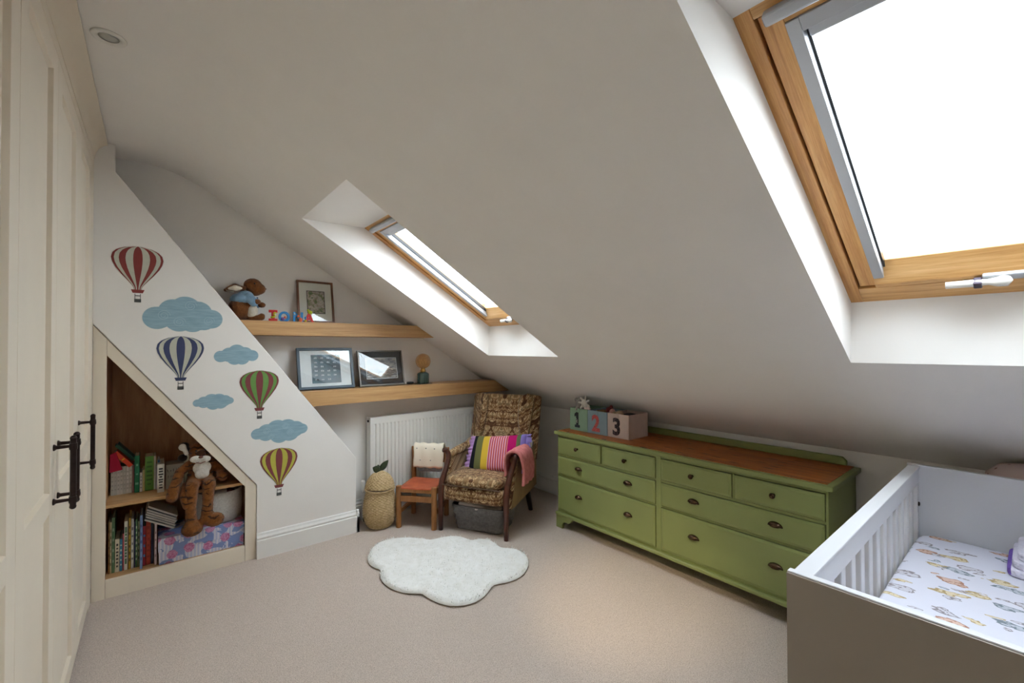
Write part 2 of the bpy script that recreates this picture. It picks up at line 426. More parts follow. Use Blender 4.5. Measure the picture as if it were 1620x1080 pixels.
# ------------------------------------------------------------------ fitted wardrobe
def wardrobe():
    t = thing('fitted_wardrobe', 'cream fitted wardrobe with panelled doors along the whole side of the room', 'wardrobe', (XW, .9, 0))
    y0 = -1.15; b = B()
    b.box(-.82, XW-.022, y0, 3.325, .0, 2.47)
    b.out('carcass', plain('wardrobe_gap_shade', (70, 62, 54), .8), t)  # carcass coloured dark to paint in the shade seen through the door gaps
    b = B(); b.box(XW-.022, XW, 3.222, 3.328, 0, 2.47); b.box(XW-.022, XW, y0, 3.222, 2.412, 2.47); b.out('face_trim', cream, t, bev=.002)
    B().box(XW-.022, XW-.012, y0, 3.222, 0, .028).out('plinth', black, t)
    # cove cornice
    pr = [(XW-.03, 2.555), (XW-.03, 2.455), (XW+.002, 2.455), (XW+.004, 2.47), (XW+.01, 2.495), (XW+.022, 2.52), (XW+.04, 2.537), (XW+.056, 2.545), (XW+.056, 2.555)]
    B().prism([(x, y0, z) for x, z in pr], (0, 3.328-y0, 0)).out('cornice', cream, t, smooth='auto')
    ds = [(2.704, 3.218, 1), (2.152, 2.700, 1), (1.600, 2.148, 0), (1.048, 1.596, 1), (.496, 1.044, 0), (-.056, .492, 1), (-.608, -.060, 0)]
    for (a, c, hs) in ds:
        sw = .09; px0, px1 = a+sw, c-sw; xf = XW; xb = XW-.022; xp = XW-.013
        b = B()
        b.box(xb, xf, a, px0, .03, 2.408); b.box(xb, xf, px1, c, .03, 2.408)
        for (z0, z1) in ((.03, .108), (.862, .928), (2.325, 2.408)): b.box(xb, xf, px0, px1, z0, z1)
        d = b.out('wardrobe_door', cream, t, bev=.0015)
        for (z0, z1) in ((.108, .862), (.928, 2.325)):
            # raised moulding ring sloping down to the flat panel
            bb = B(); bb.box(xb, xp, px0, px1, z0, z1)
            m = .004
            for (ya, yb2, za, zb) in ((px0, px0+m, z0, z1), (px1-m, px1, z0, z1)):
                lo = ya if ya == px0 else yb2; hi = yb2 if ya == px0 else ya
                bb.prism([(xp, lo, za), (xf-.001, lo, za), (xp, hi, za)], (0, 0, zb-za))
            for (za, zb) in ((z0, z0+m), (z1, z1-m)):
                bb.prism([(xp, px0, za), (xf-.001, px0, za), (xp, px0, zb)], (0, px1-px0, 0))
            bb.out('door_panel', cream, d)
        hy = (a+.05) if hs else (c-.033)
        h = B(); h.tube([(xf+.048, hy, .862), (xf+.048, hy, 1.092)], .0085, 10)
        ho = h.out('door_handle', darkmetal, d, smooth='auto')
        pb = B()
        for z in (.885, 1.067):
            pb.lathe([(.011, 0), (.011, .003), (.0065, .008), (.005, .04)], (xf, hy, z), 12, M=Matrix.Rotation(PI/2, 3, 'Y'))
            pb.lathe([(.0105, -.012), (.0115, -.004), (.0105, .004), (.0105, .01)], (xf+.048, hy, z), 12)
        for z in (.860, 1.094): pb.sph((xf+.048, hy, z), .0095, 10, 6)
        me = ho.data; bm = bmesh.new(); bm.from_mesh(me)
        off = root_of(ho).location
        for f in pb.bm.verts: f.co -= off
        tmp = bpy.data.meshes.new('t'); pb.bm.to_mesh(tmp); bm.from_mesh(tmp); bm.to_mesh(me); bm.free(); bpy.data.meshes.remove(tmp)
wardrobe()

# ------------------------------------------------------------------ alcove bookcase below the stairs
AX0, AX1, AY = -.2, .49, 3.85
def alcove():
    t = thing('alcove_bookcase', 'built-in oak bookcase in a sloping cream frame under the staircase', 'bookcase', (.14, 3.5, 0))
    ft = 3.337; fb = 3.352
    B().prism([(-.255, ft, 0), (-.197, ft, 0), (-.197, ft, 1.458), (-.255, ft, 1.534)], (0, .02, 0)).out('frame_stile', cream, t, bev=.0015)
    B().prism([(-.196, ft, 1.362), (-.196, ft, 1.456), (.476, ft, .572), (.476, ft, .49)], (0, .02, 0)).out('frame_slope', cream, t, bev=.0015)
    B().prism([(.477, ft, 0), (.541, ft, 0), (.541, ft, .488), (.477, ft, .571)], (0, .02, 0)).out('frame_stile', cream, t, bev=.0015)
    B().box(-.196, .476, ft, ft+.02, 0, .102).out('frame_rail', cream, t, bev=.0015)
    B().prism([(-.2, AY, 0), (.49, AY, 0), (.49, AY, .49), (-.2, AY, 1.39)], (0, .02, 0)).out('back_panel', oak_v, t)
    B().box(-.215, -.2, ft+.02, AY, 0, 1.39).out('side_panel', oak_v, t)
    B().box(.49, .505, ft+.02, AY, 0, .5).out('side_panel', oak_v, t)
    B().prism([(-.215, ft+.02, 1.392), (-.215, ft+.02, 1.412), (.505, ft+.02, .485), (.505, ft+.02, .465)], (0, AY-ft-.02, 0)).out('sloping_panel', oak_v, t)
    B().box(-.2, .49, ft+.02, AY, .08, .10).out('base_board', oak_x, t)
    B().box(-.2, .468, ft+.02, AY, .497, .515).out('shelf', oak_x, t, bev=.001)
alcove()

# ------------------------------------------------------------------ oak shelves on the gable
def long_shelf(z0, z1, label):
    g = .002
    xl = dx_(z1)-.2; yb = YB+.044; b = B()
    P = lambda z, e: [(xl, yb, z), (dx_(z)+e, yb, z), (dx_(z)+e, 3.337, z), (cx(z)-e, 3.337, z), (cx(z)-e, YG, z), (xl, YG, z)]
    lo = [b.bm.verts.new(p) for p in P(z0, g)]; hi = [b.bm.verts.new(p) for p in P(z1, g)]
    b.bm.faces.new(lo[::-1]); b.bm.faces.new(hi)
    for i in range(6): b.bm.faces.new((lo[i], lo[(i+1) % 6], hi[(i+1) % 6], hi[i]))
    tag(b.out('floating_shelf', oak_x, bev=.001), label, 'shelf', 'oak shelves on the gable wall')
long_shelf(1.491, 1.59, 'upper long oak floating shelf carrying the rabbit and letters')
long_shelf(.981, 1.09, 'lower long oak floating shelf above the radiator, carrying the two wide pictures')

# ------------------------------------------------------------------ downlight
def downlight():
    t = thing('downlight', 'round white recessed spotlight in the ceiling near the wardrobe top', 'ceiling light', (-.131, 2.193, ZC))
    B().lathe([(.030, -.0005), (.034, -.006), (.044, -.007), (.050, -.004), (.052, 0)], (0, 0, 0), 32).out('trim_ring', whiteplastic, t, smooth=True, world=False)
    B().lathe([(0.0, -.002), (.018, -.0035), (.030, -.002)], (0, 0, 0), 24).out('lens', plain('frosted_lens', (190, 190, 180), .2), t, smooth=True, world=False)
    # the next lamp of the row, above the camera, switched on and tilted at the carpet
    p = Vector((-.131, .80, ZC-.012)); q = Vector((2.12, 1.50, 0))
    t2 = thing('downlight', 'recessed spotlight switched on, next in the row above the doors', 'ceiling light', (p.x, p.y, ZC))
    B().lathe([(.030, -.0005), (.034, -.006), (.044, -.007), (.050, -.004), (.052, 0)], (0, 0, 0), 32).out('trim_ring', whiteplastic, t2, smooth=True, world=False)
    em = NT('lit_lens'); em.b.inputs['Emission Color'].default_value = (1, .85, .6, 1); em.b.inputs['Emission Strength'].default_value = 6
    B().lathe([(0.0, -.002), (.018, -.0035), (.030, -.002)], (0, 0, 0), 24).out('lens', em.m, t2, smooth=True, world=False)
    ld = bpy.data.lights.new('spot_lamp', 'SPOT'); ld.energy = 230; ld.color = (1, .80, .52); ld.spot_size = math.radians(24); ld.spot_blend = 1; ld.shadow_soft_size = .025
    lo = link(bpy.data.objects.new('spot_lamp', ld)); lo.location = p; lo.rotation_euler = (q-p).to_track_quat('-Z', 'Y').to_euler()
downlight()

# ------------------------------------------------------------------ radiator
def radiator():
    x0, x1, yf, z0, z1 = 1.365, 2.56, 3.45, .19, .835
    t = thing('radiator', 'long white ribbed panel radiator under the lower oak shelf', 'radiator', ((x0+x1)/2, 3.5, 0))
    b = B(); n = int((x1-x0-.06)/.0333); xs = [(x0, 0)]
    for i in range(n):
        s = x0+.03+i*.0333; xs += [(s, 0), (s+.005, .009), (s+.0155, .009), (s+.0205, 0)]
    xs.append((x1, 0)); rows = []
    zs = [(z0, 0), (z0+.04, 0), (z0+.052, 1), (z1-.062, 1), (z1-.05, 0), (z1-.004, 0), (z1, -1)]
    for z, k in zs:
        rows.append([b.bm.verts.new((x, yf+(d if k == 1 else 0)+(.006 if k < 0 else 0), z)) for x, d in xs])
    for j in range(len(rows)-1):
        for i in range(len(xs)-1): b.bm.faces.new((rows[j][i], rows[j][i+1], rows[j+1][i+1], rows[j+1][i]))
    o = b.out('front_panel', radwhite, t); m = o.modifiers.new('s', 'SOLIDIFY'); m.thickness = .003; m.offset = -1
    B().box(x0+.004, x1-.004, 3.512, 3.524, z0+.01, z1-.01).out('rear_panel', radwhite, t)
    for xa in (x0, x1-.004): B().box(xa, xa+.004, yf+.004, 3.53, z0, z1).out('end_cover', radwhite, t)
    B().box(x0+.005, x1-.005, yf+.012, 3.51, z1-.006, z1).out('top_grille', radwhite, t)
    B().lathe([(.009, 0), (.009, .01)], (x0-.008, 3.49, z1-.03), 12, M=Matrix.Rotation(PI/2, 3, 'Y')).out('bleed_valve', darkmetal, t)
    for x in (1.7, 2.3): B().box(x-.02, x+.02, 3.526, YG, z0+.05, z1-.06).out('wall_bracket', radwhite, t)
    # valve with pipe on the near end
    b = B().lathe([(.011, .235), (.013, .24), (.012, .285), (.016, .287), (.017, .325), (.012, .33)], (1.322, 3.49, 0), 16)
    v = b.out('thermostat_valve', whiteplastic, t, smooth='auto')
    B().tube([(1.322, 3.49, .235), (1.322, 3.49, .252)], .013, 10).tube([(1.322, 3.49, .243), (1.366, 3.49, .243)], .009, 10).out('valve_body', chrome, v, smooth='auto')
    B().tube([(1.322, 3.49, .0), (1.322, 3.49, .236)], .0075, 10).out('pipe', whiteplastic, v, smooth='auto')
radiator()

# ------------------------------------------------------------------ dresser
def dresser():
    X, xb = 2.465, 2.955; Y0, Y1 = .635, 2.412
    t = thing('dresser', 'long sage green chest of eleven drawers with knotty pine top', 'dresser', (2.7, 1.52, 0))
    b = B(); b.box(X+.02, xb, Y0, Y1, .11, .722)
    b.out('carcass', green, t, bev=.002)
    # face frame between the drawers
    zr = [(.11, .135), (.400, .411), (.557, .571), (.706, .724)]
    L0, L1, R0, R1 = 1.547, 2.406, .645, 1.513
    b = B()
    b.box(X, X+.02, Y0, R0, .11, .724); b.box(X, X+.02, L1, Y1, .11, .724); b.box(X-.002, X+.02, R1, L0, .11, .724)
    for z0, z1 in zr: b.box(X+.001, X+.02, R0, R1, z0, z1); b.box(X+.001, X+.02, L0, L1, z0, z1)
    b.box(X+.001, X+.02, 1.974, 1.984, .571, .706); b.box(X+.001, X+.02, 1.066, 1.076, .571, .706)
    b.out('face_frame', green, t, bev=.001)
    # top: green moulded edge with pine board inside
    b = B(); xt0, xt1, yt0, yt1 = 2.443, 2.958, .612, 2.438
    ch = .045
    outer = [(xt0, yt0+.006), (xt0+.006, yt0), (xt1, yt0), (xt1, yt1), (xt0+.006, yt1), (xt0, yt1-.006)]
    b.prism([(x, y, .722) for x, y in outer], (0, 0, .026)); o = b.out('top_moulding', green, t, bev=.009, seg=3)
    for i in range(4):
        xa = xt0+.028+i*.1188
        B().box(xa, xa+.1182, yt0+.028, yt1-.028, .7475, .7515).out('top_plank', pine_top, t, bev=.0008)
    B().prism([(2.93, Y0+.035, .7515), (2.93, Y0+.035, .775), (2.93, Y0+.055, .796), (2.93, Y1-.055, .796), (2.93, Y1-.035, .775), (2.93, Y1-.035, .7515)], (.024, 0, 0)).out('gallery_board', green, t, bev=.004)
    # plinth moulding and bracket feet
    b = B().box(X-.02, xb, Y0-.015, Y1+.015, .098, .122); b.out('plinth_moulding', green, t, bev=.008, seg=3)
    def foot(y, s):
        pts = [(0, 0), (.065, 0), (.068, .03), (.078, .05), (.10, .058), (.125, .055), (.145, .065), (.16, .085), (.175, .098), (0, .098)]
        b = B().prism([(X-.012, y+s*a, z) for a, z in pts], (.022, 0, 0))
        b.prism([(X+.01, y, 0), (X+.07, y, 0), (X+.08, y, .06), (X+.12, y, .098), (X+.01, y, .098)], (0, s*.02, 0))
        b.out('bracket_foot', green, t, bev=.002)
    foot(Y1+.01, -1); foot(Y0-.01, 1)
    for y in (Y1-.05, Y0): B().box(xb-.06, xb-.01, y, y+.05, 0, .098).out('back_foot', green, t)
    def drawer(y0, y1, z0, z1, pulls, kind):
        g = .0035; b = B(); y0 += g; y1 -= g; z0 += g; z1 -= g; xf = X-.010; e = .014
        a = [(X, y0, z0), (X, y1, z0), (X, y1, z1), (X, y0, z1)]; m = [(X-.006, y0, z0), (X-.006, y1, z0), (X-.006, y1, z1), (X-.006, y0, z1)]
        c = [(xf, y0+e, z0+e), (xf, y1-e, z0+e), (xf, y1-e, z1-e), (xf, y0+e, z1-e)]
        r = [[b.bm.verts.new(p) for p in q] for q in (a, m, c)]
        for i in range(2):
            for k in range(4): b.bm.faces.new((r[i][k], r[i][(k+1) % 4], r[i+1][(k+1) % 4], r[i+1][k]))
        b.bm.faces.new(r[2]); b.bm.faces.new(r[0][::-1]); b.box(X, X+.018, y0, y1, z0, z1)
        d = b.out('drawer', green, t, bev=.001)
        for (py, pz) in pulls:
            if kind == 'knob':
                B().lathe([(.008, 0), (.006, .006), (.006, .014), (.0135, .019), (.0145, .025), (.010, .031), (0.0, .033)], (xf, py, pz), 16, M=Matrix.Rotation(-PI/2, 3, 'Y')).out('drawer_knob', bronze, d, smooth=True)
            else:
                bb = B(); R = .036; rows = []
                for j in range(7):
                    phi = j/6*PI/2; row = []
                    for i in range(13):
                        th = PI*i/12; row.append(bb.bm.verts.new((xf-.022*math.sin(phi)*(.25+.75*math.sin(th)), py+R*math.cos(th)*math.cos(phi*.55), pz+.026*math.sin(th)*math.cos(phi)-.006)))
                    rows.append(row)
                for j in range(6):
                    for i in range(12): bb.bm.faces.new((rows[j][i], rows[j][i+1], rows[j+1][i+1], rows[j+1][i]))
                o = bb.out('cup_pull', bronze, d, smooth=True); mm = o.modifiers.new('s', 'SOLIDIFY'); mm.thickness = .002
    Z3, Z2, Z1 = (.571, .706), (.411, .557), (.135, .400)
    drawer(1.984, L1, *Z3, [(2.2, .641)], 'knob'); drawer(L0, 1.974, *Z3, [(1.77, .642)], 'knob')
    drawer(1.076, R1, *Z3, [(1.302, .643)], 'knob'); drawer(R0, 1.066, *Z3, [(.866, .645)], 'knob')
    for z, q in ((.492, Z2), (.282, Z1)):
        drawer(L0, L1, *q, [(2.19, z), (1.755, z)], 'cup'); drawer(R0, R1, *q, [(1.297, z), (.861, z)], 'cup')
dresser()

# ------------------------------------------------------------------ cot bed
def sheet_mat():
    t = NT('printed_cot_sheet', .85, spec=.2); v = t.coord((1, 1, 0))
    c = sc((222, 222, 234))
    for i, (s, off) in enumerate(((7.5, (0, 0, 0)), (7.5, (.53, .37, 0)), (15, (.2, .9, 0)))):
        vo = t.new('ShaderNodeTexVoronoi'); vo.voronoi_dimensions = '2D'; vo.inputs['Scale'].default_value = s; vo.inputs['Randomness'].default_value = .6
        nz = t.new('ShaderNodeTexNoise'); nz.inputs['Scale'].default_value = 26; nz.inputs['Detail'].default_value = 3
        vv = t.coord((1.2, .62, 0), rot=(0, 0, .5*i), loc=off); t.l.new(vv, nz.inputs['Vector'])
        dv = t.new('ShaderNodeVectorMath'); dv.operation = 'MULTIPLY_ADD'; t.l.new(nz.outputs['Color'], dv.inputs[0]); dv.inputs[1].default_value = (.07, .07, 0); t.l.new(vv, dv.inputs[2])
        t.l.new(dv.outputs[0], vo.inputs['Vector'])
        rnd = t.sep(vo.outputs['Color'])
        thr = .125 if s < 10 else .11
        msk = t.math('LESS_THAN', vo.outputs['Distance'], thr+.04); ins = t.math('LESS_THAN', vo.outputs['Distance'], thr)
        if s > 10: 
            keep = t.math('LESS_THAN', rnd[1], .55); msk = t.math('MULTIPLY', msk, keep); ins = t.math('MULTIPLY', ins, keep)
        ink = t.ramp(rnd[0], [(0, sc((150, 142, 148))), (.4, sc((176, 134, 116))), (.6, sc((182, 160, 120))), (.8, sc((130, 140, 150))), (1, sc((176, 60, 74)))], 'CONSTANT')
        fil = t.ramp(rnd[0], [(0, sc((208, 206, 216))), (.4, sc((216, 186, 172))), (.6, sc((222, 208, 178))), (.8, sc((194, 198, 210))), (1, sc((206, 96, 108)))], 'CONSTANT')
        mott = t.noise(t.coord(), 90, 2)
        c = t.mix(msk, c, ink); c = t.mix(t.math('MULTIPLY', ins, t.math('GREATER_THAN', mott, .42)), c, fil)
    t.col(c); t.bump(t.noise(t.coord((1, 1.6, 1)), 5, 3), .35, .012); return t.m
def cot():
    t = thing('cot_bed', 'white wooden cot bed with taupe end panel and slatted side', 'cot', (1.86, .02, 0))
    x0, x1, ys, yn, zt = 1.131, 2.61, .374, -.35, .885
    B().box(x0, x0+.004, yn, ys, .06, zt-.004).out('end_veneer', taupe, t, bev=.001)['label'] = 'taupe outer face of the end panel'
    B().box(x0+.004, x0+.024, yn, ys+.0, .0, zt).out('end_panel', white_lac, t, bev=.002)
    B().box(x1-.022, x1, yn, ys, .0, zt).out('end_panel', white_lac, t, bev=.002)
    for (ya, yb) in ((.335, .358), (yn+.018, yn+.041)):
        s = B().box(x0+.024, x1-.022, ya, yb, .806, .868).box(x0+.024, x1-.022, ya, yb, .31, .37).out('side_rail', white_lac, t, bev=.002)
        B().box(x0+.024, x1-.022, ya-.004, yb+.012, .868, .878).out('rail_cap', white_lac, s, bev=.002)
        for xp in (x0+.024, x1-.062): B().box(xp, xp+.04, ya, yb, .37, .806).out('side_post', white_lac, t, bev=.0015)
        x = 1.542-.1016*3
        while x < x1-.08:
            if x > x0+.09: B().box(x-.0205, x+.0205, ya+.003, yb-.003, .37, .806).out('slat', white_lac, t, bev=.003)
            x += .1016
    B().lathe([(.009, 0), (.009, .004), (.005, .006)], (x1-.042, .335, .72), 12, M=Matrix.Rotation(PI/2, 3, 'X')).out('bolt', darkmetal, t)
    B().box(x0+.024, x1-.022, yn+.05, .33, .44, .465).out('mattress_base', white_lac, t)
    m = B().puff(x0+.03, x1-.03, yn+.05, .3335, .466, .602, e=16, n=24).out('mattress', sheet_mat(), None, smooth=True)
    tag(m, 'cot mattress in a white fitted sheet printed with small animals', 'mattress')
    # folded crochet blanket
    tt = NT('purple_white_crochet', .95, spec=.1); v = tt.coord(); s = tt.sep(v)
    st = tt.math('PINGPONG', tt.math('ADD', tt.math('ADD', s[1], .013), tt.math('MULTIPLY', tt.noise(v, 25, 2), .006)), .024)
    c = tt.ramp(tt.math('GREATER_THAN', st, .0165), [(0, sc((226, 222, 236))), (1, sc((126, 100, 186)))], 'CONSTANT')
    tt.col(c); kk = tt.new('ShaderNodeTexVoronoi'); kk.inputs['Scale'].default_value = 120; tt.l.new(v, kk.inputs['Vector']); tt.bump(kk.outputs['Distance'], .8, .006)
    t2 = thing('crochet_blanket', 'folded purple and white striped crochet blanket on the cot mattress', 'blanket', (2.43, -.08, .603))
    for i in range(3):
        B().puff(2.29+i*.01, 2.565, -.25, .075-i*.012, .603+i*.026, .631+i*.026, e=9, n=12).out('fold', tt.m, t2, smooth=True)
    # spotted bolster beyond the cot
    tp = NT('spotted_pink_fabric', .9, spec=.1); v = tp.coord(); vo = tp.new('ShaderNodeTexVoronoi'); vo.inputs['Scale'].default_value = 26; tp.l.new(v, vo.inputs['Vector'])
    tp.col(tp.ramp(vo.outputs['Distance'], [(.12, sc((130, 90, 80))), (.22, sc((196, 172, 162)))])); 
    b = B().lathe([(.11, .0), (.13, .02), (.135, .4), (.135, .82), (.125, .87), (.09, .905), (.04, .917), (0, .92)], (2.752, .02, 0), 28)
    tag(b.out('bolster_cushion', tp.m, None, smooth=True), 'pale pink spotted upright bolster wedged between cot and wall', 'cushion')
cot()

# ------------------------------------------------------------------ wall stickers
def flatmat(name, c, **k): return plain(name, c, .7, var=.04, vscale=40, **k)
YW = YB-.0006
def env_w(t):      # half width of a balloon envelope, t from 0 (mouth) to 1 (crown)
    pts = [(0, .13), (.08, .17), (.2, .36), (.35, .62), (.5, .84), (.62, .96), (.72, 1.0), (.82, .95), (.9, .80), (.96, .55), (1, .12)]
    for (a, b), (c, d) in zip(pts, pts[1:]):
        if t <= c: return b+(d-b)*(t-a)/(c-a)
    return pts[-1][1]
def balloon(cx0, zt, zb, w, main, alt, words):
    H = zt-zb; ze = zb+H*.215; zc = zb+H*.155
    t = thing('balloon_sticker', words, 'wall sticker', (cx0, YW, zb), 0, 'hot air balloon stickers on the staircase wall')
    N = 28
    def strip(a0, a1, y, grow=0., z0=None):
        b = B(); L = []; R = []
        for i in range(N+1):
            tt = i/N; hw = env_w(tt)*w/2+grow; z = ze+(zt-ze)*tt
            if grow: z += grow*(2*tt-1)
            L.append((cx0+hw*math.sin(a0), z)); R.append((cx0+hw*math.sin(a1), z))
        vf = lambda p, yy: b.bm.verts.new((p[0], yy, p[1]))
        fl = [(vf(p, y), vf(q, y)) for p, q in zip(L, R)]
        for i in range(N): b.bm.faces.new((fl[i][0], fl[i][1], fl[i+1][1], fl[i+1][0]))
        return b
    def thick(b, name, m, par, th=.0003):
        r = bmesh.ops.extrude_face_region(b.bm, geom=b.bm.faces[:]); bmesh.ops.translate(b.bm, vec=(0, th, 0), verts=[v for v in r['geom'] if isinstance(v, bmesh.types.BMVert)])
        return b.out(name, m, par)
    thick(strip(-PI/2, PI/2, YW, .004), 'backing', flatmat('sticker_white', (232, 230, 224)), t)
    e = thick(strip(-PI/2, PI/2, YW-.0006, 0), 'envelope', alt, t)
    edges = [-90, -62, -40, -13, 13, 40, 62, 90]; edges = [-90, -64, -46, -28, -10.5, 10.5, 28, 46, 64, 90]
    for i in (0, 2, 4, 6, 8):
        thick(strip(math.radians(edges[i]), math.radians(edges[i+1]), YW-.0012), 'stripe', main, e)
    m = w*.13
    b = B().prism([(cx0-m*.75, YW-.001, zc+.004), (cx0+m*.75, YW-.001, zc+.004), (cx0+m, YW-.001, ze+.004), (cx0-m, YW-.001, ze+.004)], (0, .0006, 0)); b.out('skirt', main, t)
    bk = flatmat('sticker_basket_grey', (82, 82, 80)); s = w*.065
    bb = B().box(cx0-s, cx0+s, YW-.0008, YW, zb, zb+H*.06); o = bb.out('basket', bk, t)
    for x in (-s*.9, s*.7): B().box(cx0+x, cx0+x+.003, YW-.0008, YW, zb+H*.06, zc).out('rope', bk, o)
    B().box(cx0-s*.8, cx0+s*.8, YW-.0009, YW, zb+H*.11, zb+H*.125).out('burner', bk, o)
pale = flatmat('sticker_sage_white', (196, 196, 180)); red = flatmat('sticker_brick_red', (136, 56, 52)); navy = flatmat('sticker_navy', (62, 70, 106))
grn = flatmat('sticker_leaf_green', (106, 150, 74)); yel = flatmat('sticker_mustard', (190, 184, 76)); mar = flatmat('sticker_maroon', (128, 62, 64))
balloon(-.067, 1.994, 1.670, .232, red, pale, 'red and white striped hot air balloon sticker, highest on the wall')
balloon(.134, 1.475, 1.151, .232, navy, pale, 'navy blue and white striped hot air balloon sticker')
balloon(.556, 1.252, .930, .232, mar, grn, 'green and maroon striped hot air balloon sticker')
balloon(.676, .715, .392, .232, mar, yel, 'yellow and maroon striped hot air balloon sticker, lowest on the wall')
def cloudmat():
    t = NT('sticker_cloud_blue', .75); v = t.coord((1, 1, 1)); n = t.noise(t.coord((4, 4, 30)), 3, 4)
    c = t.ramp(n, [(.3, sc((132, 164, 180))), (.7, sc((156, 186, 198)))]); t.col(c); return t.m
cloud_m = cloudmat(); swirl_m = flatmat('sticker_cloud_swirl', (170, 196, 204))
def cloud(x0, x1, zt, zb, lobes, words, swirls=()):
    cx0, cz0 = (x0+x1)/2, (zt+zb)/2; w, h = (x1-x0)/2, (zt-zb)/2
    t = thing('cloud_sticker', words, 'wall sticker', (cx0, YW, zb), 0, 'blue cloud stickers on the staircase wall')
    def outline(g):
        P = []
        for k in range(120):
            a = 2*PI*k/120; dx, dz = math.cos(a), math.sin(a); best = 0
            for (lx, lz, lr) in lobes:
                px, pz, r = lx*w, lz*h, lr*h
                bq = dx*px+dz*pz; q = r*r-(px*px+pz*pz-bq*bq)
                if q > 0: best = max(best, bq+math.sqrt(q))
            best = max(best, .02)+g; P.append((cx0+dx*best, cz0+dz*best))
        return P
    B().prism([(x, YW, z) for x, z in outline(.003)], (0, .0004, 0)).out('backing', MATS['sticker_white'], t)
    c = B().prism([(x, YW-.0006, z) for x, z in outline(0)], (0, .0004, 0)).out('cloud', cloud_m, t)
    for (sx, sz, r) in swirls:
        pts = [(cx0+sx*w+r*h*(1-i/44)*math.cos(i*.36), YW-.0008, cz0+sz*h+r*h*(1-i/44)*math.sin(i*.36)) for i in range(36)]
        B().tube(pts, .0014, 4, flat=.5).out('swirl', swirl_m, c)
big = [(-.72, -.25, .62), (-.3, .15, .68), (.02, .3, .72), (.35, .1, .68), (.72, -.22, .55), (-.15, -.3, .68), (.2, -.35, .65), (.5, -.28, .6)]
sm = [(-.75, -.15, .55), (-.35, .0, .7), (0, .25, .75), (.38, .05, .7), (.74, -.1, .55), (-.1, -.3, .68), (.25, -.32, .66)]
flat = [(-.76, -.05, .45), (-.45, .0, .7), (-.1, .12, .85), (.25, .1, .85), (.55, .05, .68), (.8, 0, .42), (0, -.2, .8), (.35, -.15, .78)]
cloud(-.032, .339, 1.717, 1.503, big, 'large pale blue cloud sticker with swirls, between the red and navy balloons', [(-.55, -.1, .3), (.15, .5, .3), (-.15, -.45, .3), (.65, -.35, .28)])
cloud(.308, .542, 1.426, 1.294, sm, 'small puffy blue cloud sticker above the green balloon')
cloud(.191, .410, 1.115, 1.014, flat, 'small flat blue cloud sticker beside the bookcase slope')
cloud(.500, .860, .912, .752, flat, 'large flat blue cloud sticker above the yellow balloon', [(-.45, .1, .28), (.2, .35, .28), (.35, -.2, .28), (-.3, -.45, .25)])

# ------------------------------------------------------------------ pictures on the shelves
def lean(x0, w, h, yb, zb, tilt):
    """matrix of a frame leaning back on the wall: local x along the wall, z up the frame, y into the wall"""
    return Matrix.Translation((x0, yb, zb)) @ Matrix.Rotation(-tilt, 4, 'X')
def frame(name, words, x0, w, h, yb, zb, tilt, bar, fm, dep=.018, group=None):
    t = thing(name, words, 'picture', (x0+w/2, yb, zb), 0, group); M = Matrix.Translation((-w/2, 0, 0)) @ Matrix.Rotation(-tilt, 4, 'X')
    for i, (a, b, c, d) in enumerate(((0, w, 0, bar), (0, w, h-bar, h), (0, bar, bar, h-bar), (w-bar, w, bar, h-bar))):
        B().box(a, b, 0, dep, c, d, M).out('frame_bar', fm, t, bev=.0012, world=False)
    B().box(bar, w-bar, dep*.7, dep*.9, bar, h-bar, M).out('backing_board', black, t, world=False)
    return t, M
def shinyglass(t, M, w, h, bar):
    B().box(bar, w-bar, .0052, .0058, bar, h-bar, M).out('pane', glass, t, world=False)
def imgmat(name, stops, scale, detail=6, dist=1.2, sq=(1, 1, 1)):
    t = NT(name, .5); t.col(t.ramp(t.noise(t.coord(sq), scale, detail, .6, dist), [(p, sc(c)) for p, c in stops])); return t.m
walnut = wood('walnut_moulding', (84, 52, 34), (116, 76, 52), (140, 96, 68), (20, 20, 8), .35)
slate = plain('slate_blue_paint', (66, 84, 96), .4, var=.08, vscale=20); pewter = plain('pewter_frame', (112, 108, 100), .35, .3, var=.05)
t, M = frame('framed_print', 'tall walnut-framed garden print with a cream mount, leaning on the upper shelf', .828, .262, .326, 3.468, 1.5955, .19, .014, walnut)
B().box(.014, .248, .010, .0115, .014, .312, M).out('mount', plain('cream_mount', (244, 238, 228), .8), t, world=False)
B().box(.068, .198, .0085, .0098, .072, .25, M).out('mount_edge', plain('plum_line', (66, 44, 50), .6), t, world=False)
B().box(.073, .193, .0075, .0084, .077, .245, M).out('print', imgmat('garden_print', [(.3, (64, 88, 56)), (.42, (128, 136, 86)), (.5, (186, 160, 150)), (.58, (216, 204, 190)), (.68, (84, 98, 62))], 28), t, world=False)
shinyglass(t, M, .262, .326, .014)
t, M = frame('framed_calendar', 'blue-grey framed square calendar print behind glass, at the staircase end of the lower shelf', .822, .41, .318, 3.425, 1.0965, .25, .020, slate, .02)
B().box(.02, .39, .012, .0135, .02, .298, M).out('mount', plain('white_mount', (246, 245, 246), .8), t, world=False)
pr = B().box(.100, .312, .0105, .0118, .045, .265, M).out('print', imgmat('teal_print', [(.35, (62, 84, 98)), (.6, (86, 110, 122))], 9), t, world=False)
wm = plain('print_white', (224, 226, 228), .7); bb = B()
for r in range(6):          # rows of tiny date marks
    for c in range(4):
        if (r, c) in ((0, 3), (3, 2)): continue
        for k in range(3): 
            h_ = .009+random.random()*.006; z = .068+r*.033; x = .121+c*.046+k*.0075
            bb.box(x, x+.0035+random.random()*.002, .0098, .0104, z, z+h_, M)
o = bb.out('date_marks', wm, pr, world=False); o['kind'] = 'stuff'
shinyglass(t, M, .41, .318, .02)
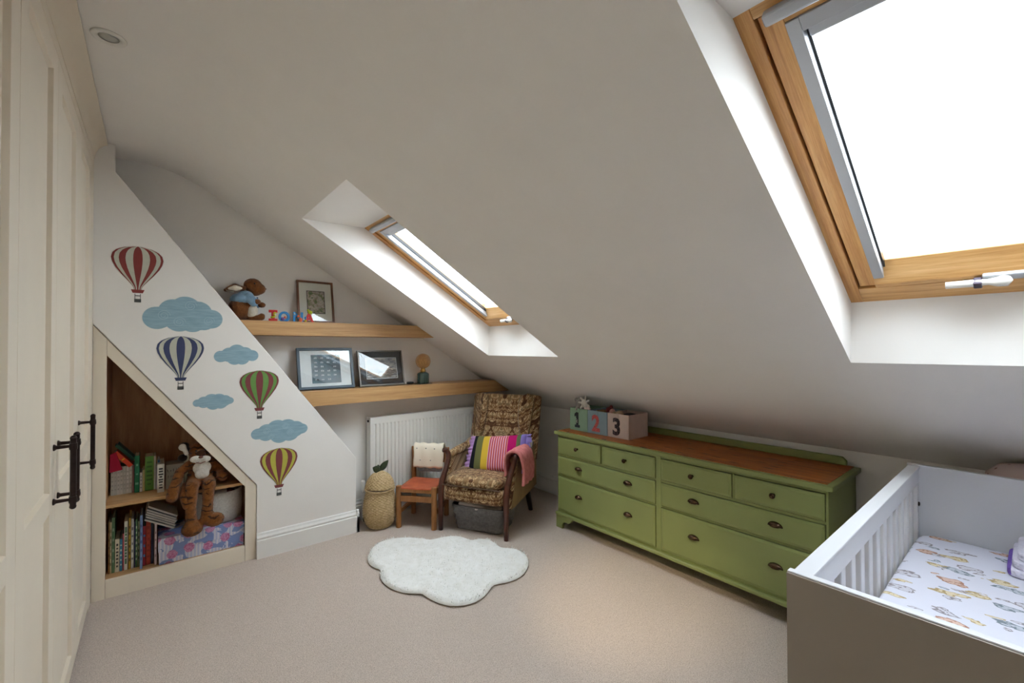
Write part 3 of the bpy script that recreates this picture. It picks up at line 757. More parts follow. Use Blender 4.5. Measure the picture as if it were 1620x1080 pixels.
t, M = frame('framed_photograph', 'pewter-framed stormy sea photograph in a charcoal mount, next to the bulb lamp', 1.272, .385, .296, 3.425, 1.096, .25, .012, pewter)
B().box(.012, .373, .010, .0115, .012, .284, M).out('mount', plain('charcoal_mount', (62, 64, 70), .85), t, world=False)
B().box(.062, .33, .0085, .0098, .058, .235, M).out('mount_edge', wm, t, world=False)
def seamat():
    t = NT('sea_photograph', .5); v = t.coord(loc=(0, 0, 0)); s = t.sep(v)
    n = t.noise(t.coord((5, 5, 12)), 3.5, 6, .65, .8)
    sky = t.ramp(n, [(.3, sc((84, 82, 92))), (.5, sc((150, 146, 150))), (.62, sc((196, 184, 168)))])
    sea = t.ramp(t.noise(t.coord((6, 6, 30)), 4, 6, .7), [(.35, sc((52, 50, 56))), (.55, sc((130, 122, 122))), (.7, sc((220, 214, 208)))])
    t.col(t.mix(t.math('GREATER_THAN', t.math('ADD', s[2], t.math('MULTIPLY', n, .05)), .155), sea, sky)); return t.m
B().box(.067, .325, .0075, .0084, .063, .23, M).out('photograph', seamat(), t, world=False)
shinyglass(t, M, .385, .296, .012)

# ------------------------------------------------------------------ bulb lamp, its switch and flex
def bulb_lamp():
    x, y, z = 1.828, 3.43, 1.0902
    t = thing('table_lamp', 'small lamp with ribbed green glass base and amber globe bulb', 'lamp', (x, y, z))
    B().box(-.058, .064, -.05, .05, 0, .005).out('foot', black, t, bev=.002, world=False)
    gm = NT('green_glass', .08); gm.col(gm.ramp(gm.noise(gm.coord((30, 30, 2)), 2, 2), [(.3, sc((36, 62, 56))), (.7, sc((92, 124, 116)))])); gm.b.inputs['Transmission Weight'].default_value = .25; gm.b.inputs['Coat Weight'].default_value = .5
    B().lathe([(.046, .005), (.050, .012), (.050, .082), (.046, .092), (.030, .1), (.022, .104)], (0, 0, 0), 40, fn=lambda a, zz, j, k: .0014*math.cos(a*20)).out('base', gm.m, t, smooth=True, world=False)
    c = B().lathe([(.021, .1), (.023, .104), (.023, .118), (.018, .126), (.017, .134)], (0, 0, 0), 24).out('lamp_holder', brass, t, smooth='auto', world=False)
    am = NT('amber_glass', .04); o = am.n['Material Output']
    tr = am.new('ShaderNodeBsdfTransparent'); tr.inputs[0].default_value = sc((246, 222, 186)); gl = am.new('ShaderNodeBsdfGlossy'); gl.inputs['Roughness'].default_value = .03
    di = am.new('ShaderNodeBsdfDiffuse'); di.inputs[0].default_value = sc((240, 206, 156))
    lw = am.new('ShaderNodeLayerWeight'); lw.inputs['Blend'].default_value = .35
    m1 = am.new('ShaderNodeMixShader'); m1.inputs[0].default_value = .10; am.l.new(tr.outputs[0], m1.inputs[1]); am.l.new(di.outputs[0], m1.inputs[2])
    m2 = am.new('ShaderNodeMixShader'); am.l.new(am.math('MULTIPLY', lw.outputs['Facing'], .5), m2.inputs[0]); am.l.new(m1.outputs[0], m2.inputs[1]); am.l.new(gl.outputs[0], m2.inputs[2]); am.l.new(m2.outputs[0], o.inputs['Surface'])
    pr = [(.017, .13)]+[(.066*math.sin(a), .197-.066*math.cos(a)) for a in [PI*i/20 for i in range(2, 21)]]
    g = B().lathe(pr, (0, 0, 0), 32).out('globe_bulb', am.m, t, smooth=True, world=False)
    b = B(); pts = [(.030*math.cos(i*PI/6)*(1 if i % 2 else .9), .030*math.sin(i*PI/6), .185+(.028 if i % 2 else -.012)) for i in range(13)]
    b.tube(pts, .0012, 5); b.out('filament', plain('pale_filament', (250, 226, 180), .4), g, world=False)
    s = thing('flex_switch', 'black inline switch lying beside the bulb lamp', 'switch', (1.715, 3.45, z+.0005))
    B().puff(-.032, .032, -.012, .012, 0, .022, e=4, n=6).out('switch_body', black, s, smooth=True, world=False)
    B().tube([(.03, 0, .006), (.055, .01, .004), (.085, -.01, .004)], .003, 6).out('flex', black, s, smooth=True, world=False)
    B().tube([(-.03, 0, .008), (-.06, .0, .004), (-.10, .03, .004)], .003, 6).out('flex', plain('clear_flex', (200, 200, 196), .3), s, smooth=True, world=False)
bulb_lamp()

# ------------------------------------------------------------------ painted letters
def letters():
    z = 1.5903
    cols = dict(red=plain('letter_red', (206, 44, 44), .4), blue=plain('letter_blue', (44, 132, 196), .4), lime=plain('letter_lime', (196, 206, 40), .4), orange=plain('letter_orange', (214, 96, 52), .4), purple=plain('letter_purple', (112, 80, 150), .4), dgreen=plain('letter_green', (40, 130, 80), .4))
    Mx = Matrix.Rotation(PI/2, 4, 'X')
    def L(ch, x, words, m, xs, extra):
        t = thing('wooden_letter', words, 'letter', (x, 3.385, z), 0, 'painted wooden letters on the upper shelf')
        textmesh('letter_body', ch, .098, .006, m, t, Matrix.Translation((0, 0, .0)) @ Mx, .0035, xs)
        for (nm, c, pos, r) in extra:
            B().sph(pos, r, 10, 6).out(nm, c, t, smooth=True, world=False)
    t = thing('wooden_letter', 'red wooden letter I with a lime snake winding round it', 'letter', (.646, 3.385, z), 0, 'painted wooden letters on the upper shelf')
    B().box(-.027, .027, -.006, .006, 0, .018).box(-.027, .027, -.006, .006, .06, .078).box(-.010, .010, -.006, .006, .018, .06).out('letter_body', cols['red'], t, bev=.002, world=False, weld=False)
    B().tube([(-.016, -.007, .026), (.0, -.009, .028), (.012, -.009, .038), (.0, -.009, .048), (.008, -.009, .060), (.022, -.008, .056)], [.006, .007, .007, .006, .006, .003], 8).out('snake', cols['lime'], t, smooth=True, world=False)
    L('O', .716, 'blue wooden letter O with a small purple animal', cols['blue'], .92, [('animal', cols['purple'], (-.010, -.008, .018), (.014, .005, .012)), ('animal_head', cols['orange'], (.003, -.009, .03), (.008, .004, .008))])
    L('N', .806, 'blue wooden letter N with an orange animal', cols['blue'], .95, [('animal', cols['orange'], (.016, -.008, .016), (.014, .005, .016)), ('animal_head', cols['orange'], (.0, -.009, .04), (.010, .005, .009)), ('spot', wm, (-.024, -.007, .055), (.006, .003, .006))])
    L('A', .880, 'red wooden letter A with a lime parrot on top', cols['red'], .9, [('bird', cols['lime'], (.006, -.008, .072), (.016, .006, .014)), ('bird_head', cols['lime'], (-.008, -.008, .086), (.009, .006, .008)), ('spot', cols['blue'], (-.026, -.007, .03), (.008, .004, .012)), ('spot', cols['lime'], (-.024, -.007, .010), (.007, .004, .008))])
letters()

# ------------------------------------------------------------------ soft toys
def fur(name, a, b, scale=60, bump=.6):
    t = NT(name, .95, spec=.1); n = t.noise(t.coord(), scale, 4, .7)
    t.col(t.ramp(n, [(.3, sc(a)), (.7, sc(b))])); t.bump(t.noise(t.coord(), scale*5, 2), bump, .006)
    t.b.inputs['Sheen Weight'].default_value = .25; return t.m
cream_fur = fur('cream_plush', (196, 184, 164), (222, 212, 194)); brown_fur = fur('brown_plush', (96, 56, 28), (132, 82, 44))
def rabbit():
    t = thing('toy_rabbit', 'brown plush toy rabbit in a pale blue top sitting on the upper shelf', 'soft toy', (.48, 3.43, 1.5905))
    y = 3.44
    blob('body', [((.462, y, 1.668), (.078, .07, .078)), ((.50, y, 1.69), (.055, .06, .07)), ((.44, y, 1.63), (.05, .06, .038)), ((.515, y-.035, 1.608), .019, (.575, y-.045, 1.612), .019),
                  ((.50, y+.035, 1.608), .019, (.56, y+.045, 1.612), .019), ((.578, y-.045, 1.618), (.022, .018, .026))], brown_fur, t, .006, 3, .002)
    blob('tummy', [((.518, y-.012, 1.655), (.044, .058, .058))], cream_fur, t, .006, 2, .001)
    blob('head', [((.530, y-.01, 1.832), (.056, .048, .050)), ((.562, y-.014, 1.812), (.046, .038, .040)), ((.545, y-.01, 1.79), (.036, .036, .028))], brown_fur, t, .005, 3, .0015)
    top = fur('pale_blue_felt', (116, 148, 176), (146, 178, 202), 30, .3)
    blob('top', [((.470, y, 1.735), (.074, .076, .042)), ((.49, y, 1.765), (.05, .055, .03)), ((.50, y-.055, 1.745), .030, (.525, y-.075, 1.715), .032), ((.50, y+.05, 1.745), .028, (.56, y+.05, 1.71), .028)], top, t, .005, 3)
    for s in (-1, 1):
        p = (.540, y-.09, 1.716) if s < 0 else (.590, y+.03, 1.706)
        h = blob('paw', [(p, (.026, .018, .020))], brown_fur, t, .005, 2, .001)
        M = Matrix.Rotation(.05, 3, 'Y')
        e = blob('ear', [((.476, y-.04*-s*-1, 1.808), .014, (.42, y+s*.045, 1.806), .026), ((.42, y+s*.045, 1.806), .026, (.378, y+s*.05, 1.796), .012)], brown_fur, t, .005, 2)
        blob('inner_ear', [((.455, y+s*.05-.014, 1.802), .008, (.42, y+s*.05-.018, 1.800), .020), ((.42, y+s*.05-.018, 1.800), .020, (.385, y+s*.05-.012, 1.794), .008)], cream_fur, e, .005, 2)
    B().sph((.533, y-.055, 1.842), .006, 10, 6).out('eye', black, t, smooth=True)
    B().sph((.606, y-.016, 1.815), (.006, .008, .005), 10, 6).out('nose', plain('toy_nose', (70, 44, 34), .5), t, smooth=True)
    B().box(.545, .551, y-.075, y-.05, 1.735, 1.748).out('ribbon', plain('tartan_ribbon', (86, 96, 120), .8), t)
rabbit()
def tiger():
    tm = NT('tiger_plush', .95, spec=.1); v = tm.coord()
    base = tm.ramp(tm.noise(v, 45, 4, .7), [(.3, sc((104, 58, 24))), (.7, sc((150, 94, 46)))])
    w = tm.new('ShaderNodeTexWave'); w.wave_type = 'BANDS'; w.bands_direction = 'Z'; w.inputs['Scale'].default_value = 9; w.inputs['Distortion'].default_value = 5; w.inputs['Detail'].default_value = 2; w.inputs['Detail Scale'].default_value = 2.5
    tm.l.new(v, w.inputs['Vector'])
    msk = tm.math('MULTIPLY', tm.math('GREATER_THAN', w.outputs['Fac'], .86), tm.math('GREATER_THAN', tm.noise(v, 13, 1), .47))
    tm.col(tm.mix(tm.math('MULTIPLY', msk, .85), base, sc((40, 26, 18)))); tm.bump(tm.noise(v, 330, 2), .7, .008); tm.b.inputs['Sheen Weight'].default_value = .2
    m = tm.m
    t = thing('toy_tiger', 'floppy plush toy tiger dangling its legs from the bookcase shelf', 'soft toy', (.24, 3.42, .517))
    blob('body', [
        ((.245, 3.43, .66), (.072, .055, .05)), ((.243, 3.425, .60), (.070, .058, .06)), ((.24, 3.425, .563), (.072, .062, .042)),
        ((.19, 3.425, .672), .026, (.135, 3.395, .632), .027), ((.135, 3.395, .632), .027, (.105, 3.345, .55), .028), ((.105, 3.345, .55), .030, (.096, 3.330, .505), .032),
        ((.305, 3.43, .67), .026, (.345, 3.425, .61), .026), ((.345, 3.425, .61), .026, (.357, 3.385, .572), .033),
        ((.205, 3.40, .556), .038, (.192, 3.322, .548), .037), ((.192, 3.322, .548), .037, (.186, 3.306, .43), .029), ((.186, 3.306, .43), .029, (.190, 3.312, .32), .033),
        ((.282, 3.40, .556), .038, (.279, 3.322, .548), .037), ((.279, 3.322, .548), .037, (.272, 3.306, .45), .030), ((.272, 3.306, .45), .030, (.268, 3.312, .36), .033),
        ((.194, 3.30, .300), (.056, .050, .044)), ((.305, 3.292, .333), (.054, .050, .042)), ((.275, 3.305, .345), (.045, .04, .035))], m, t, .0065, 3, .003)
    hd = blob('head', [((.236, 3.415, .752), (.062, .055, .056)), ((.236, 3.385, .735), (.052, .045, .042))], m, t, .006, 3, .002)
    wf = fur('white_plush', (196, 188, 176), (228, 222, 212)); df = fur('black_plush', (24, 18, 16), (40, 30, 26))
    blob('muzzle', [((.212, 3.337, .714), (.032, .022, .021)), ((.258, 3.337, .708), (.032, .022, .021)), ((.235, 3.340, .696), (.028, .018, .014))], wf, hd, .004, 2)
    blob('face_patch', [((.240, 3.348, .744), (.026, .014, .024))], fur('dark_brown_plush', (58, 34, 20), (84, 52, 32)), hd, .004, 2)
    B().sph((.236, 3.318, .727), (.013, .009, .008), 10, 6).out('nose', plain('pink_brown_nose', (120, 74, 64), .6), hd, smooth=True)
    for x in (.214, .262): B().sph((x, 3.342, .764), (.006, .004, .006), 10, 6).out('eye', black, hd, smooth=True)
    B().tube([(.212, 3.316, .697), (.236, 3.3145, .690), (.26, 3.316, .697)], .0022, 5).out('mouth', plain('toy_mouth', (150, 90, 80), .7), hd)
    for x, z, k in ((.156, .790, 1), (.312, .742, .7)):
        e = blob('ear', [((x, 3.405, z), (.028*k, .016, .026*k)), ((x+.006, 3.41, z-.02), .018*k, (x+.03, 3.41, z-.03), .016*k)], df, hd, .005, 2)
        blob('inner_ear', [((x-.008, 3.388, z-.002), (.021*k, .010, .022*k)), ((x+.0, 3.39, z-.01), .014*k, (x+.012, 3.392, z-.045), .012*k)], wf, e, .004, 2)
    blob('mane', [((.150, 3.425, .715), (.026, .02, .024))], df, hd, .005, 2)
    blob('bib', [((.247, 3.376, .648), (.050, .016, .044)), ((.247, 3.371, .612), (.040, .016, .036))], wf, t, .004, 6)
    blob('tail', [((.165, 3.42, .545), .017, (.158, 3.34, .535), .018), ((.158, 3.34, .535), .018, (.150, 3.312, .50), .022), ((.150, 3.312, .50), .022, (.166, 3.302, .445), .022)], m, t, .006, 3, .002)
tiger()

# ------------------------------------------------------------------ books and boxes in the alcove
paper = plain('book_paper', (206, 196, 176), .9, var=.08, vscale=120)
def book(x0, x1, h, c, words, yf=3.43, z=.1005, d=.17, M=None, group=None, marks=None, name='book'):
    w = x1-x0
    t = thing(name, words, 'book', ((x0+x1)/2, yf, z), 0, group)
    if M: t.matrix_world = M
    key = 'cover_%d_%d_%d' % c; m = plain(key, c, .5, var=.08, vscale=30); hw = w/2-.0003; k = min(.002, w*.22)
    cv = B().box(-hw, hw, 0, .0025, 0, h).box(-hw, -hw+k, .0025, d, 0, h).box(hw-k, hw, .0025, d, 0, h).out('cover', m, t, world=False)
    B().box(-hw+k, hw-k, .0025, d-.003, .003, h-.003).out('pages', paper, t, world=False)
    if marks:
        mc, n = marks; b = B(); r = random.Random(int(x0*9999))
        for i in range(n):
            zz = h*(.12+.76*(i+.5)/n); s = w*(.2+.15*r.random())
            b.box(-s, s, -.0006, .0002, zz-h*.018*(1+r.random()), zz+h*.018*(1+r.random()))
        o = b.out('spine_marks', plain('ink_%d_%d_%d' % mc, mc, .6), cv, world=False); o['kind'] = 'stuff'
    return t
X_ = lambda q: -.19+(q-45)*.00062
low = [(45, 56, .300, (150, 112, 62), 'thin ochre book, first in the lower row at the wardrobe end', ((90, 60, 30), 5)),
       (57, 68, .296, (196, 184, 146), 'pale straw-coloured book second in the lower row', ((120, 110, 80), 6)),
       (69, 90, .318, (88, 122, 84), 'dusty green picture book near the wardrobe end of the lower row', ((150, 170, 140), 4)),
       (92, 123, .19, (206, 196, 168), 'short thick cream book with dark motifs on its spine', ((70, 66, 60), 7)),
       (125, 143, .187, (58, 122, 150), 'short teal book beside the thick cream one', ((190, 210, 200), 5)),
       (145, 155, .215, (186, 84, 92), 'thin rose-red book in the lower row', None),
       (156, 181, .285, (214, 212, 200), 'white picture book with speckled spine in the lower row', ((70, 110, 80), 12)),
       (188, 203, .300, (196, 160, 52), 'mustard yellow book standing tall in the lower row', ((110, 80, 30), 6)),
       (205, 225, .292, (212, 210, 204), 'plain white book right after the mustard one', ((120, 120, 120), 5)),
       (227, 236, .272, (40, 52, 92), 'thin dark blue book in the lower row', None),
       (237, 251, .285, (84, 130, 84), 'grass green book with light lettering, lower row', ((200, 214, 190), 7)),
       (253, 268, .270, (128, 134, 92), 'olive grey book beside the tall light blue one', ((70, 70, 50), 5)),
       (271, 290, .315, (120, 142, 186), 'tallest light blue book in the lower row, pulled forward', ((70, 90, 140), 5)),
       (291, 313, .235, (168, 40, 50), 'crimson book with blue block on its spine', ((60, 140, 190), 3)),
       (316, 349, .270, (184, 62, 32), 'thick orange-red book in the lower row', ((150, 40, 20), 6)),
       (351, 373, .255, (34, 42, 66), 'navy book between the orange-red book and the box', None),
       (378, 395, .245, (206, 184, 186), 'thin pinkish-white book standing next to the floral box', ((150, 110, 110), 4))]
for i, (a, c, h, co, wd, mk) in enumerate(low):
    book(X_(a), X_(c), h, co, wd, yf=3.385 if 'forward' in wd else (3.40 if i > 15 else 3.43), marks=mk, group='books on the alcove floor')
for i in range(7):
    x = -.188+i*.0138
    book(x, x+.0135, .170-(i % 3)*.002, ((196, 194, 184), (186, 184, 176), (200, 196, 190))[i % 3], 'slim off-white paperback of the matching set at the wardrobe end of the bookcase shelf', yf=3.56, z=.5155, group='matching slim paperbacks on the bookcase shelf', d=.12, marks=((166, 164, 156), 5))
up = [(-.0905, -.083, .168, (176, 120, 120), 'thin pink-brown paperback closing the matching white set', 3.56, None),
      (-.080, -.057, .225, (22, 122, 84), 'narrow emerald green book on the bookcase shelf', 3.545, ((120, 190, 160), 3)),
      (-.0555, -.043, .118, (206, 202, 192), 'very small white book beside the emerald one', 3.545, ((120, 120, 120), 4)),
      (-.0415, -.033, .132, (190, 178, 120), 'small straw yellow book before the thick green one', 3.55, None),
      (-.031, .011, .212, (98, 150, 62), 'thick leaf green book on the bookcase shelf', 3.55, ((70, 110, 50), 6)),
      (.0125, .021, .21, (204, 204, 196), 'thin white-spined book behind the leaf green one', 3.55, None),
      (.022, .029, .14, (150, 146, 160), 'thin lilac grey paperback on the bookcase shelf', 3.54, None),
      (.030, .041, .185, (76, 124, 168), 'sky blue book with green tip on the bookcase shelf', 3.53, ((150, 190, 80), 2))]
for x0, x1, h, co, wd, yf, mk in up: book(x0, x1, h, co, wd, yf=yf, z=.5155, marks=mk, d=.13, group='books on the bookcase shelf')
book(.002+.026, .036+.026, .172, (216, 212, 200), 'thick white hardback with black lettering marks, pulled forward on the shelf', yf=3.455, z=.5155, d=.2, marks=((60, 60, 60), 8), group='books on the bookcase shelf')
def box_set():
    t = thing('book_set', 'boxed set of small white spines carrying black handwriting across them', 'books', (.115, 3.50, .5155))
    for i in range(9):
        x = -.044+i*.0098
        B().box(x, x+.0094, -.002+(i % 2)*.0008, .11, .002, .150).out('spine', plain('ivory_spine', (206, 200, 184), .6, var=.05), t, world=False, bev=.0008)
    cs = plain('card_slipcase', (150, 140, 122), .8)
    B().box(-.047, -.0445, .003, .115, 0, .154).out('slipcase_side', cs, t, world=False); B().box(.0445, .047, .003, .115, 0, .154).out('slipcase_side', cs, t, world=False)
    B().box(-.0445, .0445, .003, .115, .1505, .154).out('slipcase_top', cs, t, world=False)
    b = B(); r = random.Random(3)
    for (zz, n, hh) in ((.118, 6, .012), (.076, 6, .010), (.045, 3, .007)):
        for i in range(n):
            x = -.038+i*.0135+(0.028 if n == 3 else 0); p = [(x+r.uniform(-.002, .007), -.0028, zz+r.uniform(-hh, hh)) for k in range(4)]
            b.tube(p, .0011, 4)
    o = b.out('handwriting', plain('black_ink', (26, 24, 26), .6), t, world=False); o['kind'] = 'stuff'
box_set()
book(.166, .176, .165, (206, 198, 170), 'narrow ivory book between the boxed set and the toy tiger', yf=3.50, z=.5155, d=.12, group='books on the bookcase shelf')
book(.177, .187, .205, (222, 216, 190), 'tall cream book just behind the tiger arm', yf=3.50, z=.5155, d=.12, group='books on the bookcase shelf')
# things lying on the paperbacks
M = Matrix.Translation((-.165, 3.55, .745)) @ Matrix.Rotation(math.radians(35), 4, 'Y') @ Matrix.Translation((0, 0, -.0))
book(-.012, .012, .12, (222, 74, 40), 'small orange-red book with yellow label lying aslant on the white paperbacks', M=Matrix.Translation((-.170, 3.555, .775)) @ Matrix.Rotation(math.radians(142), 4, 'Y'), d=.1, marks=((232, 190, 40), 1), group='books on the bookcase shelf')
book(-.01, .01, .13, (44, 96, 74), 'dark green book leaning behind the orange-red one', M=Matrix.Translation((-.165, 3.60, .81)) @ Matrix.Rotation(math.radians(142), 4, 'Y'), d=.1, group='books on the bookcase shelf')
def pouch():
    m = plain('crimson_felt', (176, 24, 62), .9, bump=.3)
    b = B().prism([(-.195, 3.552, .655), (-.135, 3.552, .665), (-.150, 3.552, .72), (-.165, 3.552, .775), (-.192, 3.552, .765)], (0, .008, 0)).box(-.192, -.15, 3.560, 3.62, .688, .70)
    tag(b.out('felt_pouch', m, bev=.003, weld=False), 'crimson felt pouch hanging over the white paperbacks', 'pouch')
pouch()
# leaning stack of magazines
for i in range(6):
    M = Matrix.Translation((-.025+.004*(i % 2), 3.40+.006*(i % 3), .372+i*.0155)) @ Matrix.Rotation(math.radians(31+i*.35), 4, 'Y')
    t = thing('magazine', 'white magazine of the slanting stack resting on the lower books and the floral box', 'magazine', group='slanting stack of magazines'); t.matrix_world = M
    B().box(-.01+i*.003, .155+i*.003, 0, .19, 0, .0095).out('pages', plain('magazine_pages', (196, 190, 180), .8, var=.05, vscale=80), t, world=False, bev=.002)
    B().box(-.011+i*.003, .156+i*.003, -.001, .191, .0096, .0107).out('cover', plain('magazine_cover_%d' % (i % 3), ((150, 150, 146), (120, 122, 124), (172, 164, 150))[i % 3], .35), t, world=False)
def floral():
    t = NT('floral_card', .6); v = t.coord(); s = t.sep(v)
    st = t.math('LESS_THAN', t.math('PINGPONG', t.math('ADD', s[0], s[1]), .009), .004)
    base = t.mix(st, sc((186, 190, 214)), sc((214, 210, 218)))
    leaf = t.math('GREATER_THAN', t.noise(v, 15, 3, .5, .8), .50)
    c = t.mix(leaf, base, sc((122, 140, 190)))
    vo = t.new('ShaderNodeTexVoronoi'); vo.voronoi_dimensions = '2D'; vo.inputs['Scale'].default_value = 11; vo.inputs['Randomness'].default_value = .45
    nz = t.noise(v, 60, 2); t.l.new(t.comb(s[0], t.math('ADD', s[2], s[1]), 0.), vo.inputs['Vector'])
    ro = t.math('LESS_THAN', t.math('ADD', vo.outputs['Distance'], t.math('MULTIPLY', nz, .16)), .37)
    rose = t.ramp(t.noise(v, 70, 3, .6, 1), [(.4, sc((178, 96, 140))), (.6, sc((204, 150, 186)))])
    t.col(t.mix(ro, c, rose))
    b = thing('storage_box', 'lidded card storage box with blue and pink flowers on stripes', 'box', (.255, 3.5, .1005))
    B().box(.037, .474, 3.372, 3.66, .1005, .24).out('box_body', t.m, b, bev=.002)
    B().box(.033, .478, 3.368, 3.664, .176, .256).out('lid', t.m, b, bev=.002)
floral()
def drum():
    m = fur('boucle_cream', (196, 190, 180), (226, 222, 214), 90, .8)
    t = thing('fabric_basket', 'round cream fleece storage basket standing on the floral box', 'basket', (.352, 3.53, .2575))
    B().lathe([(.115, 0), (.128, .01), (.134, .09), (.134, .195), (.131, .202), (.127, .195), (.125, .03), (0, .028)], (0, 0, 0), 40, fn=lambda a, z, j, k: .0025*math.sin(a*5)*(z/.2)).out('basket_body', m, t, smooth=True, world=False)
    blob('folded_cloth', [((.30, 3.50, .435), (.04, .05, .022)), ((.36, 3.53, .43), (.06, .05, .02))], fur('white_cloth', (214, 210, 206), (236, 232, 228), 30, .2), t, .007, 2)
    blob('folded_cloth', [((.41, 3.53, .43), (.035, .05, .018))], plain('wine_cloth', (96, 30, 40), .9), t, .007, 2)
drum()

# ------------------------------------------------------------------ rug
RUG = [(1.09, 2.822), (1.157, 2.946), (1.241, 3.018), (1.339, 3.017), (1.439, 2.957), (1.516, 2.869), (1.547, 2.796), (1.602, 2.797), (1.696, 2.771), (1.757, 2.703), (1.77, 2.622), (1.778, 2.592), (1.84, 2.586), (1.887, 2.542), (1.894, 2.461), (1.858, 2.371), (1.924, 2.316), (1.961, 2.254), (1.93, 2.158), (1.865, 2.081), (1.773, 2.018), (1.691, 2.004), (1.618, 2.018), (1.55, 2.052), (1.507, 2.02), (1.44, 1.982), (1.37, 1.966), (1.303, 1.983), (1.241, 2.028), (1.209, 2.088), (1.192, 2.155), (1.183, 2.218), (1.182, 2.236), (1.119, 2.286), (1.083, 2.351), (1.062, 2.421), (1.056, 2.503), (1.076, 2.583), (1.116, 2.635), (1.09, 2.684), (1.079, 2.756)]
def rug():
    t = thing('cloud_rug', 'fluffy white cloud-shaped rug on the beige carpet', 'rug', (1.5, 2.45, 0))
    rb = plain('rug_backing', (150, 136, 118), .95); wf = NT('white_pile', .9, spec=.1)
    wf.col(wf.ramp(wf.noise(wf.coord(), 14, 4, .6, 1.5), [(.3, sc((238, 237, 231))), (.7, sc((250, 250, 247)))]))
    cen = Vector((1.5, 2.45))
    ins = lambda s: [tuple(cen+(Vector(p)-cen)*s) for p in RUG]
    B().prism([(x, y, .001) for x, y in ins(.985)], (0, 0, .006)).out('backing', rb, t)
    bb = B(); NR = 26; rings = []
    for k in range(NR+1):
        f = 1-(k/NR)**1.6; row = []
        for x, y in ins(max(.001, .994*f)) if k < NR else ins(.001):
            z = .010+.020*min(1, (1-f)*16)**.5+.0045*noise.noise(Vector((x*22, y*22, 3)))+.003*noise.noise(Vector((x*60, y*60, 3)))
            row.append(bb.bm.verts.new((x, y, max(.008, z))))
        rings.append(row)
    n_ = len(RUG)
    for k in range(NR):
        for i in range(n_): bb.bm.faces.new((rings[k][i], rings[k][(i+1) % n_], rings[k+1][(i+1) % n_], rings[k+1][i]))
    o = bb.out('pile_base', wf.m, t, smooth=True); m = o.modifiers.new('s', 'SUBSURF'); m.levels = m.render_levels = 1
    def inside(x, y):
        c = False; n = len(RUG); j = n-1
        for i in range(n):
            xi, yi = RUG[i]; xj, yj = RUG[j]
            if (yi > y) != (yj > y) and x < (xj-xi)*(y-yi)/(yj-yi)+xi: c = not c
            j = i
        return c
    r = random.Random(5); V = []; Fc = []
    L = t.location
    n = 0
    while n < 9000:
        x, y = r.uniform(1.05, 1.97), r.uniform(1.96, 3.03)
        if not inside(x, y) or not inside(x+(x-1.5)*.03, y+(y-2.45)*.03): continue
        n += 1
        a = r.uniform(0, 2*PI); ln = r.uniform(.024, .034); le = r.uniform(.15, .75)
        dx, dy = math.cos(a), math.sin(a); h = ln*math.sqrt(1-le*le); w = .0022
        i = len(V); z0 = .010
        V += [(x-dy*w-L.x, y+dx*w-L.y, z0), (x+dy*w-L.x, y-dx*w-L.y, z0), (x+dx*ln*le*.5+dy*w*.8-L.x, y+dy*ln*le*.5-dx*w*.8-L.y, z0+h*.62), (x+dx*ln*le*.5-dy*w*.8-L.x, y+dy*ln*le*.5+dx*w*.8-L.y, z0+h*.62), (x+dx*ln*le-L.x, y+dy*ln*le-L.y, z0+h*.85)]
        Fc += [(i, i+1, i+2, i+3), (i+3, i+2, i+4)]
    me = bpy.data.meshes.new('pile'); me.from_pydata(V, [], Fc); me.update()
    part('pile', me, wf.m, t)['kind'] = 'stuff'
rug()

# ------------------------------------------------------------------ pear basket
def weave(nst, amp):
    return lambda a, z, j, k: amp*math.cos(a*nst+(PI if (j//2) % 2 else 0))*(1 if j % 2 else .25)
def prof_interp(pts, n):
    out = []
    ln = [0]
    for (a, b), (c, d) in zip(pts, pts[1:]): ln.append(ln[-1]+math.hypot(c-a, d-b))
    for i in range(n+1):
        s = ln[-1]*i/n
        for j in range(len(pts)-1):
            if s <= ln[j+1]+1e-9:
                f = (s-ln[j])/(ln[j+1]-ln[j]); out.append((pts[j][0]+f*(pts[j+1][0]-pts[j][0]), pts[j][1]+f*(pts[j+1][1]-pts[j][1]))); break
    return out
def smooth_prof(p, it=2):
    for _ in range(it):
        q = [p[0]]
        for a, b in zip(p, p[1:]): q += [(a[0]*.75+b[0]*.25, a[1]*.75+b[1]*.25), (a[0]*.25+b[0]*.75, a[1]*.25+b[1]*.75)]
        p = q+[p[-1]]
    return p
